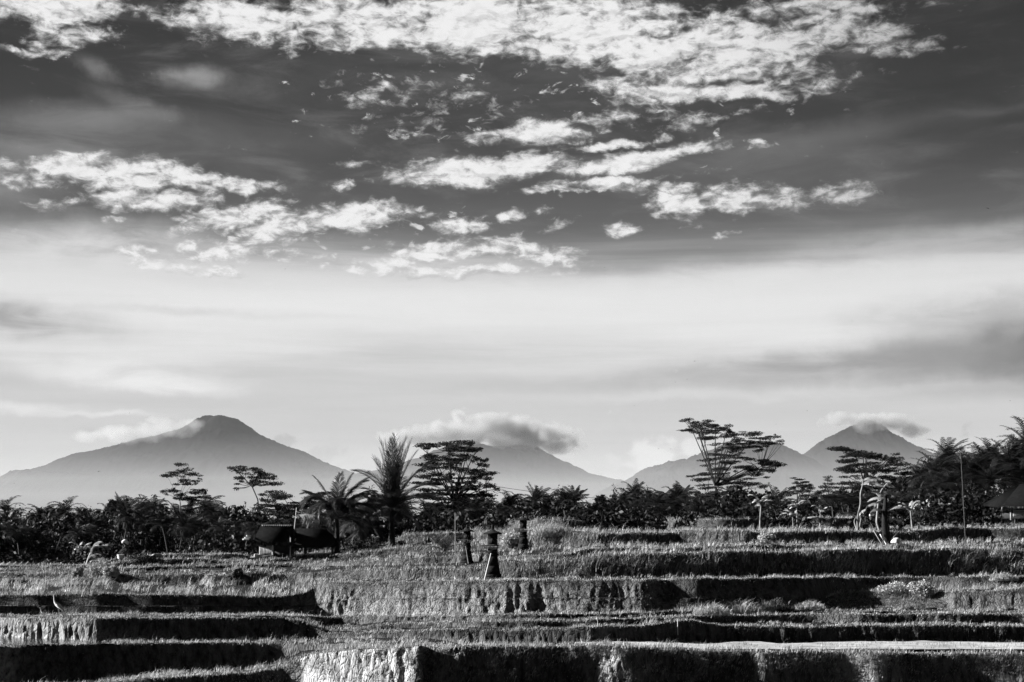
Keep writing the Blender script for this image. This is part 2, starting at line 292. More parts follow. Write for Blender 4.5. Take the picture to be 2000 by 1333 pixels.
# ================================================================== terrain
XS = np.array([-150, 0, 200, 240, 400, 500, 560, 600, 620, 640, 700, 760, 830, 850, 870, 900, 950, 1000, 1050, 1100, 1150, 1200, 1250, 1300, 1330, 1350, 1400, 1500, 1600, 1650, 1700, 1800, 1840, 1900, 2000, 2150], float)
def R(**k):
    xs = sorted(int(a[1:].replace('m', '-')) for a in k)
    return None
def line(s):
    p = [tuple(float(q) for q in a.split(':')) for a in s.split()]
    xs, ys = zip(*p)
    return lambda x: np.interp(x, xs, ys)
LN = [ # (kind, picture line)  T = top edge of a bank, B = foot of the next bank
 ('T', '0:1346 200:1337 300:1326 400:1320 500:1314 560:1304 600:1284 620:1277 700:1270 830:1263 850:1272 870:1272 900:1263 1200:1263 1300:1268 1400:1273 2000:1279'),
 ('B', '0:1337 200:1328 400:1312 500:1308 560:1294 600:1272 700:1264 830:1259 870:1268 900:1261 1200:1261 1300:1266 1400:1271 2000:1276.5'),
 ('T', '0:1259 200:1259 400:1256 500:1256 560:1256 600:1258 700:1257 830:1256 870:1266 900:1259.5 1200:1259.5 1300:1265 1400:1270 2000:1275'),
 ('B', '0:1251 500:1250 600:1248 700:1246 830:1246 870:1252 1200:1252 2000:1251'),
 ('T', '0:1207 200:1208 400:1207 560:1207 590:1212 620:1226 640:1236 700:1238 760:1235 830:1232 870:1230 950:1230 985:1233 1050:1229 1100:1228 1190:1222 1240:1225 1280:1219 1325:1214 1345:1212 1370:1218 1400:1222 1600:1225 1640:1222 1800:1222 2000:1223'),
 ('B', '0:1204 560:1204 600:1207 620:1222 640:1233 700:1233 760:1229 870:1225 1000:1227 1200:1218 1325:1209 1400:1216 2000:1218'),
 ('T', '0:1203 560:1203 600:1205 620:1218 640:1230 700:1228 735:1223 770:1219 870:1217 1000:1214 1100:1213 1200:1210 1300:1206 1340:1203 1400:1203 1600:1200 2000:1199'),
 ('B', '0:1202 560:1202 600:1204 640:1222 700:1220 770:1214 870:1211 1000:1209 1200:1206 1300:1202 1400:1199 1600:1198 2000:1197'),
 ('T', '0:1201 560:1201 600:1202.5 640:1206 700:1205 860:1204 1000:1200.5 1200:1199 1310:1194 1350:1196 1400:1190 1500:1187 1600:1194 1700:1194.5 2000:1195.5'),
 ('B', '0:1200 560:1200 640:1199 1000:1198 1200:1197 1310:1191 1400:1184 1500:1182 1600:1191 1650:1190.5 1700:1190 1800:1189 1840:1191 2000:1192'),
 ('T', '0:1184 600:1184 700:1170 1300:1168 1600:1172 1625:1160 1700:1156 1790:1154 1830:1158 1900:1156 1960:1152 2000:1152'),
 ('B', '0:1183.5 600:1183.5 700:1169.5 1300:1167.5 1600:1171.5 1625:1158 1700:1153 1790:1151 1840:1152 1900:1150 2000:1147'),
 ('T', '0:1164 200:1161 400:1162 550:1167 580:1163 605:1156 625:1143 640:1139 700:1138 900:1136 1000:1134 1240:1132.5 1400:1130 1590:1128 1615:1126 1640:1129 1740:1128 2000:1127'),
 ('B', '0:1140 400:1140 560:1140 620:1133 700:1131 900:1130 1000:1129 1200:1128 1400:1126 2000:1124'),
 ('T', '0:1132 200:1130 240:1124 400:1122 500:1119 560:1122 640:1118 780:1113 900:1111 940:1106 960:1100 1000:1097 1100:1097 1150:1088 1200:1081 1300:1082 1400:1079 1500:1078 1650:1073 1800:1075 1850:1070 2000:1077'),
 ('B', '0:1126 200:1124 240:1116 400:1110 500:1109 640:1107 780:1104 900:1100 1000:1094 1100:1093 1150:1084 1200:1077 1400:1075 1650:1070 2000:1072'),
 ('T', '0:1121 200:1120 240:1111 400:1105 500:1104 640:1100 780:1092 900:1086 1000:1086 1100:1083 1150:1073 1200:1070 1300:1070 1400:1067 1650:1066 1800:1066 1860:1064 2000:1064'),
 ('B', '0:1116 200:1114 240:1106 400:1100 500:1100 640:1092 780:1082 900:1076 1000:1076 1100:1072 1150:1066 1200:1064 1400:1062 1650:1060 1800:1060 1840:1056 2000:1057'),
 ('T', '0:1112 200:1111 240:1099 400:1092 500:1097 640:1085 780:1071 900:1067 960:1062 1000:1048 1030:1036 1060:1030 1100:1034 1150:1040 1200:1045 1300:1041 1400:1036 1500:1042 1650:1037 1760:1040 1810:1034 1840:1029 2000:1031'),
 ('B', '0:1108 200:1106 240:1095 400:1088 500:1092 640:1079 780:1065 900:1060 960:1055 1000:1043 1030:1032 1060:1026 1100:1031 1150:1036 1400:1033 1650:1033 1800:1029 1840:1025 2000:1025'),
 ('T', '0:1107 200:1104 240:1091 300:1086 400:1083 470:1083 500:1088 640:1075 760:1060 790:1045 870:1043 950:1040 985:1032 1010:1024 1050:1014 1100:1013 1150:1018 1300:1016 1400:1015 1600:1013 1700:1011 2000:1011'),
]
DD = { # plan wiggle of each bank (metres) : where a bank turns left it catches the sun
 0: '0:1 300:0 560:1.8 600:1.7 640:1.1 820:-.5 838:.3 850:.3 868:-.2 1130:.15 1150:.15 1200:-.25 1430:.1 1450:.1 1475:-.2 1640:.1 1690:-.35 1880:0 2000:-.3',
 2: '0:.6 70:0 140:.3 560:2.6 600:2.4 700:1.2 900:.3 2000:.3',
 4: '-150:2.6 0:1.8 200:0 330:.6 590:2.4 640:1.8 900:.7 1350:1.2 1600:.8 2000:.4',
 6: '0:1.5 600:2.2 900:.8 1350:1.3 1600:1 2000:.6',
 8: '0:2 600:2.4 640:2.6 900:1 1350:1.6 2000:1',
 10: '0:.2 400:1.4 585:2.9 612:3.0 640:2.5 800:1.5 1000:.6 1150:.3 1250:.3 1420:1 1600:1.8 1640:1.6 1840:2.0 2000:1.4',
 12: '0:.2 400:1.4 585:2.9 612:3.0 640:2.5 800:1.5 1000:.6 1150:.3 1250:.3 1420:1 1600:1.8 1640:1.8 1840:2.2 2000:2.2',
 14: '0:.2 500:1 640:1.4 1000:1.7 1300:1.8 1840:2.3 2000:2.3',
 16: '0:.2 300:.4 900:1.8 1500:2.2 2000:3.3', 18: '0:.2 420:1 700:1.2 1200:2.2 2000:3.5', 20: '0:.2 600:1.2 1100:2.4 1700:3.2 2000:3.8'}
PALE = {0: '0:.3 60:.5 110:.05 560:.1 600:.8 640:1 800:1 840:.1 860:.6 900:.25 1130:.1 1170:.7 1230:.5 1300:.15 1440:.05 1480:.4 1600:.2 1670:.7 1710:.7 1760:.2 1900:.35 2000:.4',  # pale dry mud; sunlit look of these stretches is put into the colour
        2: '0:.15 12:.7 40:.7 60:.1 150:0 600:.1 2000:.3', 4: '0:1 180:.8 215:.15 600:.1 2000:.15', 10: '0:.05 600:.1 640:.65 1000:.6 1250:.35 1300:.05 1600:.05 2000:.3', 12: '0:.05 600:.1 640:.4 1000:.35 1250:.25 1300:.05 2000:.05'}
cols = np.concatenate([np.linspace(-1500, -180, 24), np.arange(-160, 2161, 2.6), np.linspace(2200, 3500, 24)])
cxl = np.clip(cols, -150, 2150)
lines = []
d = np.full(len(cols), 60.0)
for i, (k, s) in enumerate(LN):
    y = line(s)(cxl)
    y = y+(fbm(cxl/26, cxl*0+i*3.7, 40+i, 4, .6)*(2.2 if i < 12 else 3.0)+(fbm(cxl/120, cxl*0+i//2*2.2, 60+i//2, 2)*4 if i > 13 else 0))*(1.0 if s[0] and LN[i][0] == 'T' else .35)
    if i in (10, 11): m_ = np.clip((cxl-1580)/30, 0, 1); y = y*m_+line(s)(cxl)*(1-m_)
    if i > 0:
        y = np.minimum(y, lines[-1][0]-(.4 if i != 11 else .4*np.clip((cxl-1580)/30, .02, 1)))
        yp = lines[-1][0]
        if k == 'B': d = d*SL(yp)/SL(y)
        else: d = d + .28*(yp-y)/F*d*(2.6 if i < 14 and i >= 10 else 1.5)
        sgm = np.exp(-(np.arange(-60, 61)*2.6/(70 if i > 12 else 34))**2); sgm /= sgm.sum()
        if i != 12: d = np.convolve(np.pad(d, 60, 'edge'), sgm, 'valid')
        if i == 20: d = d+np.interp(cxl, [880, 930, 1010, 1050], [0, 3, 3, 0])
        if i == 10: d = d + np.interp(cxl, [1590, 1640, 1800, 1850], [0, 3.2, 3.0, 0])
    d = np.maximum(d, 55)
    lines.append([y, d.copy()])
for i in range(len(lines)):
    kk = i if LN[i][0] == 'T' else i+1
    DOFF = {0: -3.2, 2: -2.2, 4: -1.2, 6: -.8, 8: -.4}.get(kk, 0)
    if kk in DD:
        kq = np.exp(-(np.arange(-9, 10)*2.6/(7 if kk == 0 else 11))**2); kq /= kq.sum(); ph_ = 12 if kk in (10, 12) else kk; xw_ = cxl+0*(kk in (10, 12))+4*np.sin(cxl/47+ph_*2)+6*np.sin(cxl/131+ph_)*(cxl > 800)
        lines[i].append(np.convolve(np.pad(line(DD[kk])(xw_), 9, 'edge'), kq, 'valid')+DOFF)
    else: lines[i].append(np.zeros(len(cols)))
prev = None
for i in range(len(lines)):
    dd = lines[i][1]+lines[i][2]
    if i in (1, 3, 9, 13):
        tgt = line({1: '0:59.7 60:59.9 110:60.1 560:63.2 620:62.6 700:61.2 900:59.4 1150:58.9 2000:58.9', 3: '0:65.2 60:64.4 200:63.2 330:64 560:66.4 620:66.6 700:65.6 900:63.6 1150:62.8 1400:64.4 2000:65.6',
                    9: '0:67.6 200:68 400:69 560:70.6 600:71.6 618:72 630:71.8 700:71 800:70 900:69.2 1000:68.5 1150:68.2 1250:68.3 1400:69.4 1600:71 1700:71.4 1840:72.4 2000:71.8',
                    13: '0:79.6 400:80 560:80.8 640:79.4 800:76.8 1000:74.8 1150:74.6 1250:74.8 1400:75.7 1600:77.6 1700:79.3 2000:79.6'}[i])(cxl)
        shf = tgt-dd
    if i in (1, 2, 3, 4, 9, 10, 11, 12, 13, 14): dd = dd+shf
    if prev is not None: dd = np.maximum(dd, prev+.03)
    prev = dd; lines[i][1] = dd
def zrow(i, yoff=0): return SL(lines[i][0])*lines[i][1]
def row(dv, zv): return np.stack([(cols-1000)/F*np.maximum(dv, 40), dv+0*cols, zv+0*cols], -1)
rows = []; cat = []                     # bank factor per row/column
# rows of the sheet and a bank factor (1 on a bank)
bands = []                              # (kind, k, first row, last row)
def wpos(i): return row(lines[i][1], zrow(i))
near = [(-80, -1.7), (-10, -1.7), (3, -1.75), (8, -2.7), (20, -6.2), (35, -8.8), (52, -9.3), (57.5, -9.2)]
for (dv, zv) in near: rows.append(row(np.full(len(cols), float(dv)), zv)); cat.append(0)
foot = row(lines[0][1]-.9, SL(1425)*59); 
def flute(x, zz, k):
    zf_ = 2.2 if k == 0 else 1.0; fx_ = 2.0 if k == 4 else 1.0; ks = 12 if k == 10 else k
    fl = fbm(x*.9*fx_+ks*31, zz*.4+ks*7, 5, 2)*.30 + fbm(x*2.9*fx_+ks, zz*.8*zf_+ks, 6, 3)*.40 + fbm(x*7*fx_+ks*3, zz*2.4*zf_+ks, 8, 3)*.27 + fbm(x*19, zz*8+ks, 9, 2)*.11
    return fl if k == 4 else fl*np.clip(.62+2.2*fbm(x*.31+ks*5, zz*.2, 17, 2), .15, 1.5)
def bank(A, B, n, k, amp):
    r0 = len(rows); kr = k; fx_ = 2.0 if k == 4 else 1.0
    x = A[:, 0]; pale = line(PALE.get(k, '0:.06 2000:.06'))(cxl)
    for j in range(n+1):
        t = j/n
        p = A*(1-t)+B*t
        w = math.sin(math.pi*min(1, .12+.88*t)) if k else 1
        if k in (10, 12): wj = 1-np.clip((cxl-1580)/30, 0, 1); w = w*(1-wj)+wj*(min(1, .3+2*t) if k == 10 else min(1, 2*(1-t)))
        zz = p[:, 2]
        fl = flute(x, zz, k)
        p = p.copy(); p[:, 1] += fl*amp*w
        p[:, 2] = p[:, 2]+fbm(x*2.2, zz*2+k, 12, 2)*.02*w
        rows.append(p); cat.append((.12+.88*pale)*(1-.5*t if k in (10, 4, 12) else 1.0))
    bands.append(('bank', k, r0, len(rows)-1))
def tread(A, B, n, k, sink=None):
    r0 = len(rows); x = A[:, 0]
    for j in range(n+1):
        t = j/n; p = A*(1-t)+B*t
        p = p.copy(); p[:, 2] += fbm(x*.7, p[:, 1]*.7+k*3, 20+k, 3)*.10*math.sin(math.pi*t)*(np.clip((cxl-1580)/30, 0, 1) if k == 10 else 1)
        if sink is not None and 0 < j: p[:, 2] -= sink
        if k == 10: p[:, 1] += flute(x, p[:, 2], 12)*fl_amp(12)*(1-np.clip((cxl-1580)/30, 0, 1))
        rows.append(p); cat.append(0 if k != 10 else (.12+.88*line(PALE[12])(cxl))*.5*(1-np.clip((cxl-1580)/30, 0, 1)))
    bands.append(('tread', k, r0, len(rows)-1))
def fl_amp(k):
    s = {0: '0:.25 560:.3 620:.36 830:.4 1150:.4 2000:.45', 2: '0:.5 100:.3 160:.05 620:.06 2000:.2', 4: '0:.42 180:.4 215:.06 600:.06 900:.12 1340:.12 1400:.3 2000:.3',
         10: '0:.07 600:.08 640:.44 1240:.42 1290:.1 1600:.08 1850:.3 2000:.4', 12: '0:.07 600:.08 640:.33 1240:.36 1290:.08 1600:.05 1850:.1 2000:.1'}.get(k, '0:.25 2000:.25')
    return line(s)(cxl)
NB = {0: 26, 2: 10, 4: 14, 6: 4, 8: 4, 10: 10, 12: 12, 14: 12}
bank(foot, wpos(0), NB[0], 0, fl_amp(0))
WATER = {}
for i in range(0, len(lines)-1, 2):
    T, B, T2 = wpos(i), wpos(i+1), wpos(i+2)
    sink = None
    if i == 2: sink = .14*np.clip(np.interp(cxl, [-150, 190, 260, 870, 930, 2150], [1, 1, 0, 0, 1, 1]), 0, 1)
    if i == 8: sink = .10*np.interp(cxl, [600, 650, 1180, 1240], [0, 1, 1, 0])
    tread(T, B, 5, i, sink)
    bk = i+2
    B2 = B.copy()
    if sink is not None: B2[:, 2] -= sink
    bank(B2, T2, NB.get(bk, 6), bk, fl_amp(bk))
top = wpos(len(lines)-1)
e1 = top.copy(); e1 = row(top[:, 1]+6, top[:, 2]-.25); tread(top, e1, 5, 20)
e2 = row(top[:, 1]+30, top[:, 2]-2.5); rows.append(e2); cat.append(0)
for (dv, zv) in ((200, -9), (320, -12), (900, -25), (4000, -60), (12000, -90), (30000, -95), (60000, -95)):
    rows.append(row(np.full(len(cols), float(dv)), zv)); cat.append(0)
G = np.array(rows); nr, nc = G.shape[:2]
# widen the first and last columns so that the sheet reaches far out
G[:, 0, 0] -= np.maximum(40, G[:, 0, 1]*1.2); G[:, -1, 0] += np.maximum(40, G[:, 0, 1]*1.2)
ii = (np.arange(nr-1)[:, None]*nc+np.arange(nc-1)[None]).ravel()
Q = np.stack([ii, ii+1, ii+nc+1, ii+nc], -1)
def ground_mat(t, o):
    n = t.nodes; l = t.links
    at = n.new('ShaderNodeAttribute'); at.attribute_name = 'bank'
    g = n.new('ShaderNodeNewGeometry')
    mp = n.new('ShaderNodeMapping'); mp.inputs['Scale'].default_value = (1.6, 1.6, .45); l.new(g.outputs['Position'], mp.inputs[0])
    a = n.new('ShaderNodeTexNoise'); a.inputs['Scale'].default_value = 2.2; a.inputs['Detail'].default_value = 9; a.inputs['Roughness'].default_value = .7; l.new(mp.outputs[0], a.inputs['Vector'])
    v = n.new('ShaderNodeTexVoronoi'); v.feature = 'DISTANCE_TO_EDGE'; v.inputs['Scale'].default_value = 3.4; l.new(mp.outputs[0], v.inputs['Vector'])
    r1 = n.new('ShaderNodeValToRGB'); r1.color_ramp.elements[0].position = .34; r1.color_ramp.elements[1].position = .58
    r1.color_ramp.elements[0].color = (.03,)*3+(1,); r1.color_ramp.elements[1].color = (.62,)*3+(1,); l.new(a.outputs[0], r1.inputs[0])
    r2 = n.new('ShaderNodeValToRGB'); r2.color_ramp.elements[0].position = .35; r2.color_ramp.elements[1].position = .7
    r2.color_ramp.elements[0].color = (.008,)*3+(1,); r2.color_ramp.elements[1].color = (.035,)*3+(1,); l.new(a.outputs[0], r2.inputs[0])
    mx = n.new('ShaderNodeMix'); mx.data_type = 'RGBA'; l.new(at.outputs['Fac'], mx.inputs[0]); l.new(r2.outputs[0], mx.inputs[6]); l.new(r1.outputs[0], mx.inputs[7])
    ad = n.new('ShaderNodeMath'); ad.operation = 'MULTIPLY_ADD'; vm = n.new('ShaderNodeMapRange'); vm.inputs['From Max'].default_value = .12; l.new(v.outputs[0], vm.inputs[0])
    l.new(vm.outputs[0], ad.inputs[0]); ad.inputs[1].default_value = .35; l.new(a.outputs[0], ad.inputs[2])
    bp = n.new('ShaderNodeBump'); bp.inputs['Distance'].default_value = .16; bp.inputs['Strength'].default_value = 1; l.new(ad.outputs[0], bp.inputs['Height'])
    p = n.new('ShaderNodeBsdfPrincipled'); p.inputs['Roughness'].default_value = .95; p.inputs['Specular IOR Level'].default_value = .1
    l.new(mx.outputs[2], p.inputs['Base Color']); l.new(bp.outputs[0], p.inputs['Normal']); l.new(p.outputs[0], o.inputs[0])
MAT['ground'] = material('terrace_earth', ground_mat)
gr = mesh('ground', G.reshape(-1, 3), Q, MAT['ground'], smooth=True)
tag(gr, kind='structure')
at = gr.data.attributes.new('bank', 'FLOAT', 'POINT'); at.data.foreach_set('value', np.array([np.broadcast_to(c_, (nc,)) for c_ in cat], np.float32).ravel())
# ground lookup
def hit(px, py):
    """first point of the sheet seen through a pixel"""
    c = int(np.argmin(abs(cols-px))); yy = G[8:, c, 1]; zz = G[8:, c, 2]; s = SL(py)
    f = zz - s*yy
    for j in range(len(f)-1):
        if f[j] < 0 <= f[j+1]:
            t = -f[j]/(f[j+1]-f[j]+1e-9); dd = yy[j]*(1-t)+yy[j+1]*t
            return dd, s*dd
    return 110.0, gz(px, 110.0)
def gz(px, d):
    c = int(np.argmin(abs(cols-px))); yy = G[8:, c, 1]; zz = G[8:, c, 2]
    m = np.maximum.accumulate(yy)
    return float(np.interp(d, m, zz))
def on(px, py, sink=0.0):
    d_, z_ = hit(px, py); a, b = ray(px, py); return (a*d_, d_, z_-sink)
def at_d(px, d_, sink=.05):
    return ((px-1000)/F*d_, d_, gz(px, d_)-sink)
# ---- water in the paddies
def water_mat(t, o):
    n = t.nodes; l = t.links; p = n.new('ShaderNodeBsdfPrincipled'); p.inputs['Base Color'].default_value = (.02,)*3+(1,); p.inputs['Roughness'].default_value = .12
    p.inputs['IOR'].default_value = 1.33; p.inputs['Specular IOR Level'].default_value = .6
    tc = n.new('ShaderNodeTexCoord'); ns = n.new('ShaderNodeTexNoise'); ns.inputs['Scale'].default_value = 6; l.new(tc.outputs['Object'], ns.inputs['Vector'])
    bp = n.new('ShaderNodeBump'); bp.inputs['Distance'].default_value = .004; l.new(ns.outputs[0], bp.inputs['Height']); l.new(bp.outputs[0], p.inputs['Normal']); l.new(p.outputs[0], o.inputs[0])
MAT['water'] = material('paddy_water', water_mat)
def water(i, x0, x1, drop, name='paddy_water', mt='water'):
    sel = np.where((cols >= x0) & (cols <= x1))[0]
    A = wpos(i)[sel].copy(); B = wpos(i+1)[sel].copy()
    z = A[:, 2]-drop
    if mt == 'silt': z = np.full(len(sel), SL(1268)*float(np.mean(A[len(A)//2:, 1]))-.03); tp_ = np.interp(cols[sel], [1120, 1250, 1400], [.62, .25, 0])[:, None]; A = A*(1-tp_)+B*tp_
    A[:, 1] += .12; B[:, 1] += .35
    if mt == 'silt': A[:, 1] += .7*abs(fbm(cols[sel]/60, cols[sel]*0, 91, 4))+.1; B[:, 1] = np.minimum(B[:, 1], 58.8*(1.062+.022*fbm(cols[sel]/90, cols[sel]*0, 93, 4))); B[:, 0] = (cols[sel]-1000)/F*B[:, 1]
    V = []; n = len(sel)
    A[:, 2] = z; B[:, 2] = np.minimum(z, B[:, 2]+.02)
    B[:, 2] = z
    V = np.concatenate([A, B]); i_ = np.arange(n-1)
    o = mesh(name, V, np.stack([i_, i_+1, i_+n+1, i_+n], -1), MAT[mt]); tag(o, kind='structure'); return o
MAT['silt'] = simple('pale_silt', .20, .56, 1.6, .9, .03, stretch=(.5, 1.4, 1))
water(2, 1120, 2160, .03, 'pale_silt_flat', 'silt'); water(2, -150, 215, .05); water(8, 640, 1200, .03)
# ================================================================== grass
def blades(pos, h, w, lean, seed=0, up=None, curl=.5):
    """pos (n,3), h,w (n), lean (n,3) tip offset as a share of the height -> quad+tri blades"""
    n = len(pos); rg = np.random.default_rng(seed)
    a = rg.uniform(0, math.pi, n); side = np.stack([np.cos(a), np.sin(a)*.5, np.zeros(n)], -1)*w[:, None]*.5
    upv = np.array([0, 0, 1.0]) if up is None else up
    m = pos + h[:, None]*(.55*upv+lean*.3)
    t = pos + h[:, None]*(.95*upv*(1-curl*.25)+lean)
    V = np.stack([pos-side, pos+side, m+side*.8, m-side*.8, t], 1).reshape(-1, 3)
    b = np.arange(n)[:, None]*5
    return V, b+np.array([[0, 1, 2, 3]]), b+np.array([[3, 2, 4]])
GRS = {'grass': [[], 0, [], []], 'grassd': [[], 0, [], []]}
def add_blades(key, V, q, t):
    g = GRS[key]; g[0].append(V); g[2].append(q+g[1]); g[3].append(t+g[1]); g[1] += len(V)
colmask = (cols > -170) & (cols < 2170); cidx = np.where(colmask)[0]
def sample_band(r0, r1, dens, cap=90000):
    """random points on rows r0..r1 with a density per square metre that may vary with the column"""
    A = G[r0:r1, cidx[0]:cidx[-1]]; B = G[r0:r1, cidx[0]+1:cidx[-1]+1]; C = G[r0+1:r1+1, cidx[0]:cidx[-1]]; D = G[r0+1:r1+1, cidx[0]+1:cidx[-1]+1]
    ar = np.linalg.norm(np.cross(B-A, C-A), axis=-1)
    px = cols[cidx[0]:cidx[-1]]
    nn = r1-r0; tt = (np.arange(nn)+.5)/nn
    w = ar*dens(px[None, :]+0*ar, tt[:, None]+0*ar, (A+D)/2)
    tot = w.sum(); n = int(min(cap, tot))
    if n < 3: return np.zeros((0, 3)), np.zeros(0)
    cw = np.cumsum(w.ravel()); k = np.searchsorted(cw, RNG.uniform(0, cw[-1], n)); k = np.minimum(k, w.size-1)
    i, j = np.unravel_index(k, w.shape); u = RNG.uniform(0, 1, n)[:, None]; v = RNG.uniform(0, 1, n)[:, None]
    Pp = A[i, j]*(1-u)*(1-v)+B[i, j]*u*(1-v)+C[i, j]*(1-u)*v+D[i, j]*u*v
    return Pp, px[j]
def clump(p, s=.9, seed=3): return fbm(p[..., 0]*s, (p[..., 1]+p[..., 2]*2)*s, seed, 3)
def mkdens(base, prof, cl=1.2):
    f = line(prof)
    def g(px, t, p): return base*.62*f(px)*np.clip(.42+cl*2.6*clump(p), 0.01, 2)*np.clip(.5+2.2*clump(p, 3.1, 12), .05, 1.8)
    return g
def do_grass(key, r0, r1, dens, hm, hv=.35, wd=.02, lean=(.28, -.05, 0), cap=90000, lv=.28, bankgrow=False):
    p, px = sample_band(r0, r1, dens, cap)
    n = len(p)
    if n < 3: return
    cl = clump(p, .5, 9)
    h = hm(px)*(1+hv*RNG.normal(0, 1, n))*(1+1.3*cl)*(1+.8*clump(p, 2.2, 15)); h = np.clip(h, .04, 1.4)
    ln = np.array(lean)[None]+RNG.normal(0, lv, (n, 3))*np.array([1, .7, .15]); ln[:, 0] += .35*fbm(p[:, 0]*.25, p[:, 1]*.25, 4, 2)
    if bankgrow: ln[:, 1] -= .75; ln[:, 2] -= .35
    add_blades(key, *blades(p-np.array([0, 0, .02]), h, RNG.uniform(.6, 1.4, n)*wd, ln, seed=n))
TR = {k: (r0, r1) for (kind, k, r0, r1) in bands if kind == 'tread'}; BK = {k: (r0, r1) for (kind, k, r0, r1) in bands if kind == 'bank'}
c1 = lambda s: line(s)
tg = {0: (260, '0:1 1200:1 1350:.6 2000:.6', '0:.16 1200:.15 1400:.08 2000:.1'), 2: (300, '0:1 190:.8 300:1 600:1.2 840:1.2 880:.6 930:0 2000:0', '0:.12 560:.16 700:.15 2000:.1'),
      4: (200, '0:1 2000:1', '0:.12 2000:.12'), 6: (160, '0:1 2000:1', '0:.1 2000:.1'), 8: (160, '0:1 560:1 640:.4 1250:.5 1340:1.6 2000:1', '0:.1 1300:.14 1400:.26 1600:.16 2000:.16'),
      10: (200, '0:0 1590:0 1620:1 2000:1', '0:.15 2000:.2'),
      12: (110, '0:1 600:1 640:1 2000:1', '0:.30 200:.34 590:.30 640:.12 900:.12 2000:.16'), 14: (80, '0:1 450:.8 600:.5 950:.5 1050:1 2000:1', '0:.12 250:.18 640:.18 900:.14 1000:.14 1200:.2 2000:.22'),
      16: (60, '0:1 450:.8 600:.6 950:.6 1050:1 2000:1', '0:.15 400:.22 500:.12 650:.12 750:.18 900:.18 1200:.2 2000:.22'), 18: (50, '0:1 2000:1', '0:.12 400:.16 500:.1 650:.1 900:.18 1200:.2 2000:.22'), 20: (50, '0:.5 200:.6 2000:1', '0:.15 300:.2 900:.3 2000:.3')}
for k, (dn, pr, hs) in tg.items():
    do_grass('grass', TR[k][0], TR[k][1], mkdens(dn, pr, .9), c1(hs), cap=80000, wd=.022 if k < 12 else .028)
bg_ = {0: (330, '0:.4 560:.5 600:.4 640:.35 820:.4 850:.7 1150:.8 1200:.5 1250:.9 2000:1', '0:.15 2000:.2'), 2: (40, '0:.4 150:.1 600:.3 2000:1', '0:.12 2000:.12'),
       4: (90, '0:.5 210:.3 230:.03 590:.05 620:.8 1340:.15 1400:1.2 2000:1.3', '0:.1 1300:.1 2000:.14'), 6: (120, '0:.1 600:.3 1340:.1 1400:1 2000:1', '0:.1 2000:.14'),
       8: (140, '0:.1 600:.3 1300:.2 1400:1.5 1600:.6 2000:.6', '0:.1 1300:.1 1400:.25 2000:.14'),
       10: (110, '0:.03 600:.03 640:1.5 1000:1.4 1250:1.1 1300:.15 1590:.1 1620:2.2 1800:2.2 1840:.7 2000:.9', '0:.12 1600:.12 1640:.24 1800:.26 1840:.14 2000:.14'),
       12: (110, '0:.03 600:.03 640:1.6 1000:1.5 1250:1.2 1300:.15 1590:.05 1640:.2 2000:.3', '0:.12 2000:.14'),
       14: (130, '0:.5 240:.15 560:.15 640:.4 780:.15 950:.3 1000:.9 2000:1', '0:.2 600:.3 900:.25 1200:.42 2000:.45'), 16: (60, '0:.3 600:.3 900:.3 1000:.8 2000:1', '0:.2 2000:.3'),
       18: (60, '0:1 900:1 960:3 1100:2.4 1200:1 1300:1 1800:.6 1840:.1 2000:.1', '0:.2 600:.3 1100:.4 2000:.36'), 20: (60, '0:1 780:.8 900:1 940:4 1060:4 1130:.15 2000:.15', '0:.2 600:.3 1050:.4 1200:.2 2000:.2')}
for k, (dn, pr, hs) in bg_.items():
    f = line(pr)
    def dens(px, t, p, f=f, dn=dn, k=k):
        a = f(px)
        top = np.clip((t-.45)*2.4, 0, 1.3) if k in (0, 10, 12, 2, 4) else 1.0
        if k in (10, 12): top = np.where((px > 1600) & (px < 1830) & (k == 10), 1.0, .55+.6*t if k == 12 else .5+.3*t)
        if k == 0: top = .35+1.5*np.clip((t-.62)*2.4, 0, 1)
        return dn*a*top*np.clip(.5+1.8*clump(p, 1.3, 8), 0.02, 2)
    do_grass('grassd', BK[k][0], BK[k][1], dens, c1(hs), cap=60000, wd=.026, bankgrow=(k < 14), lv=.3)
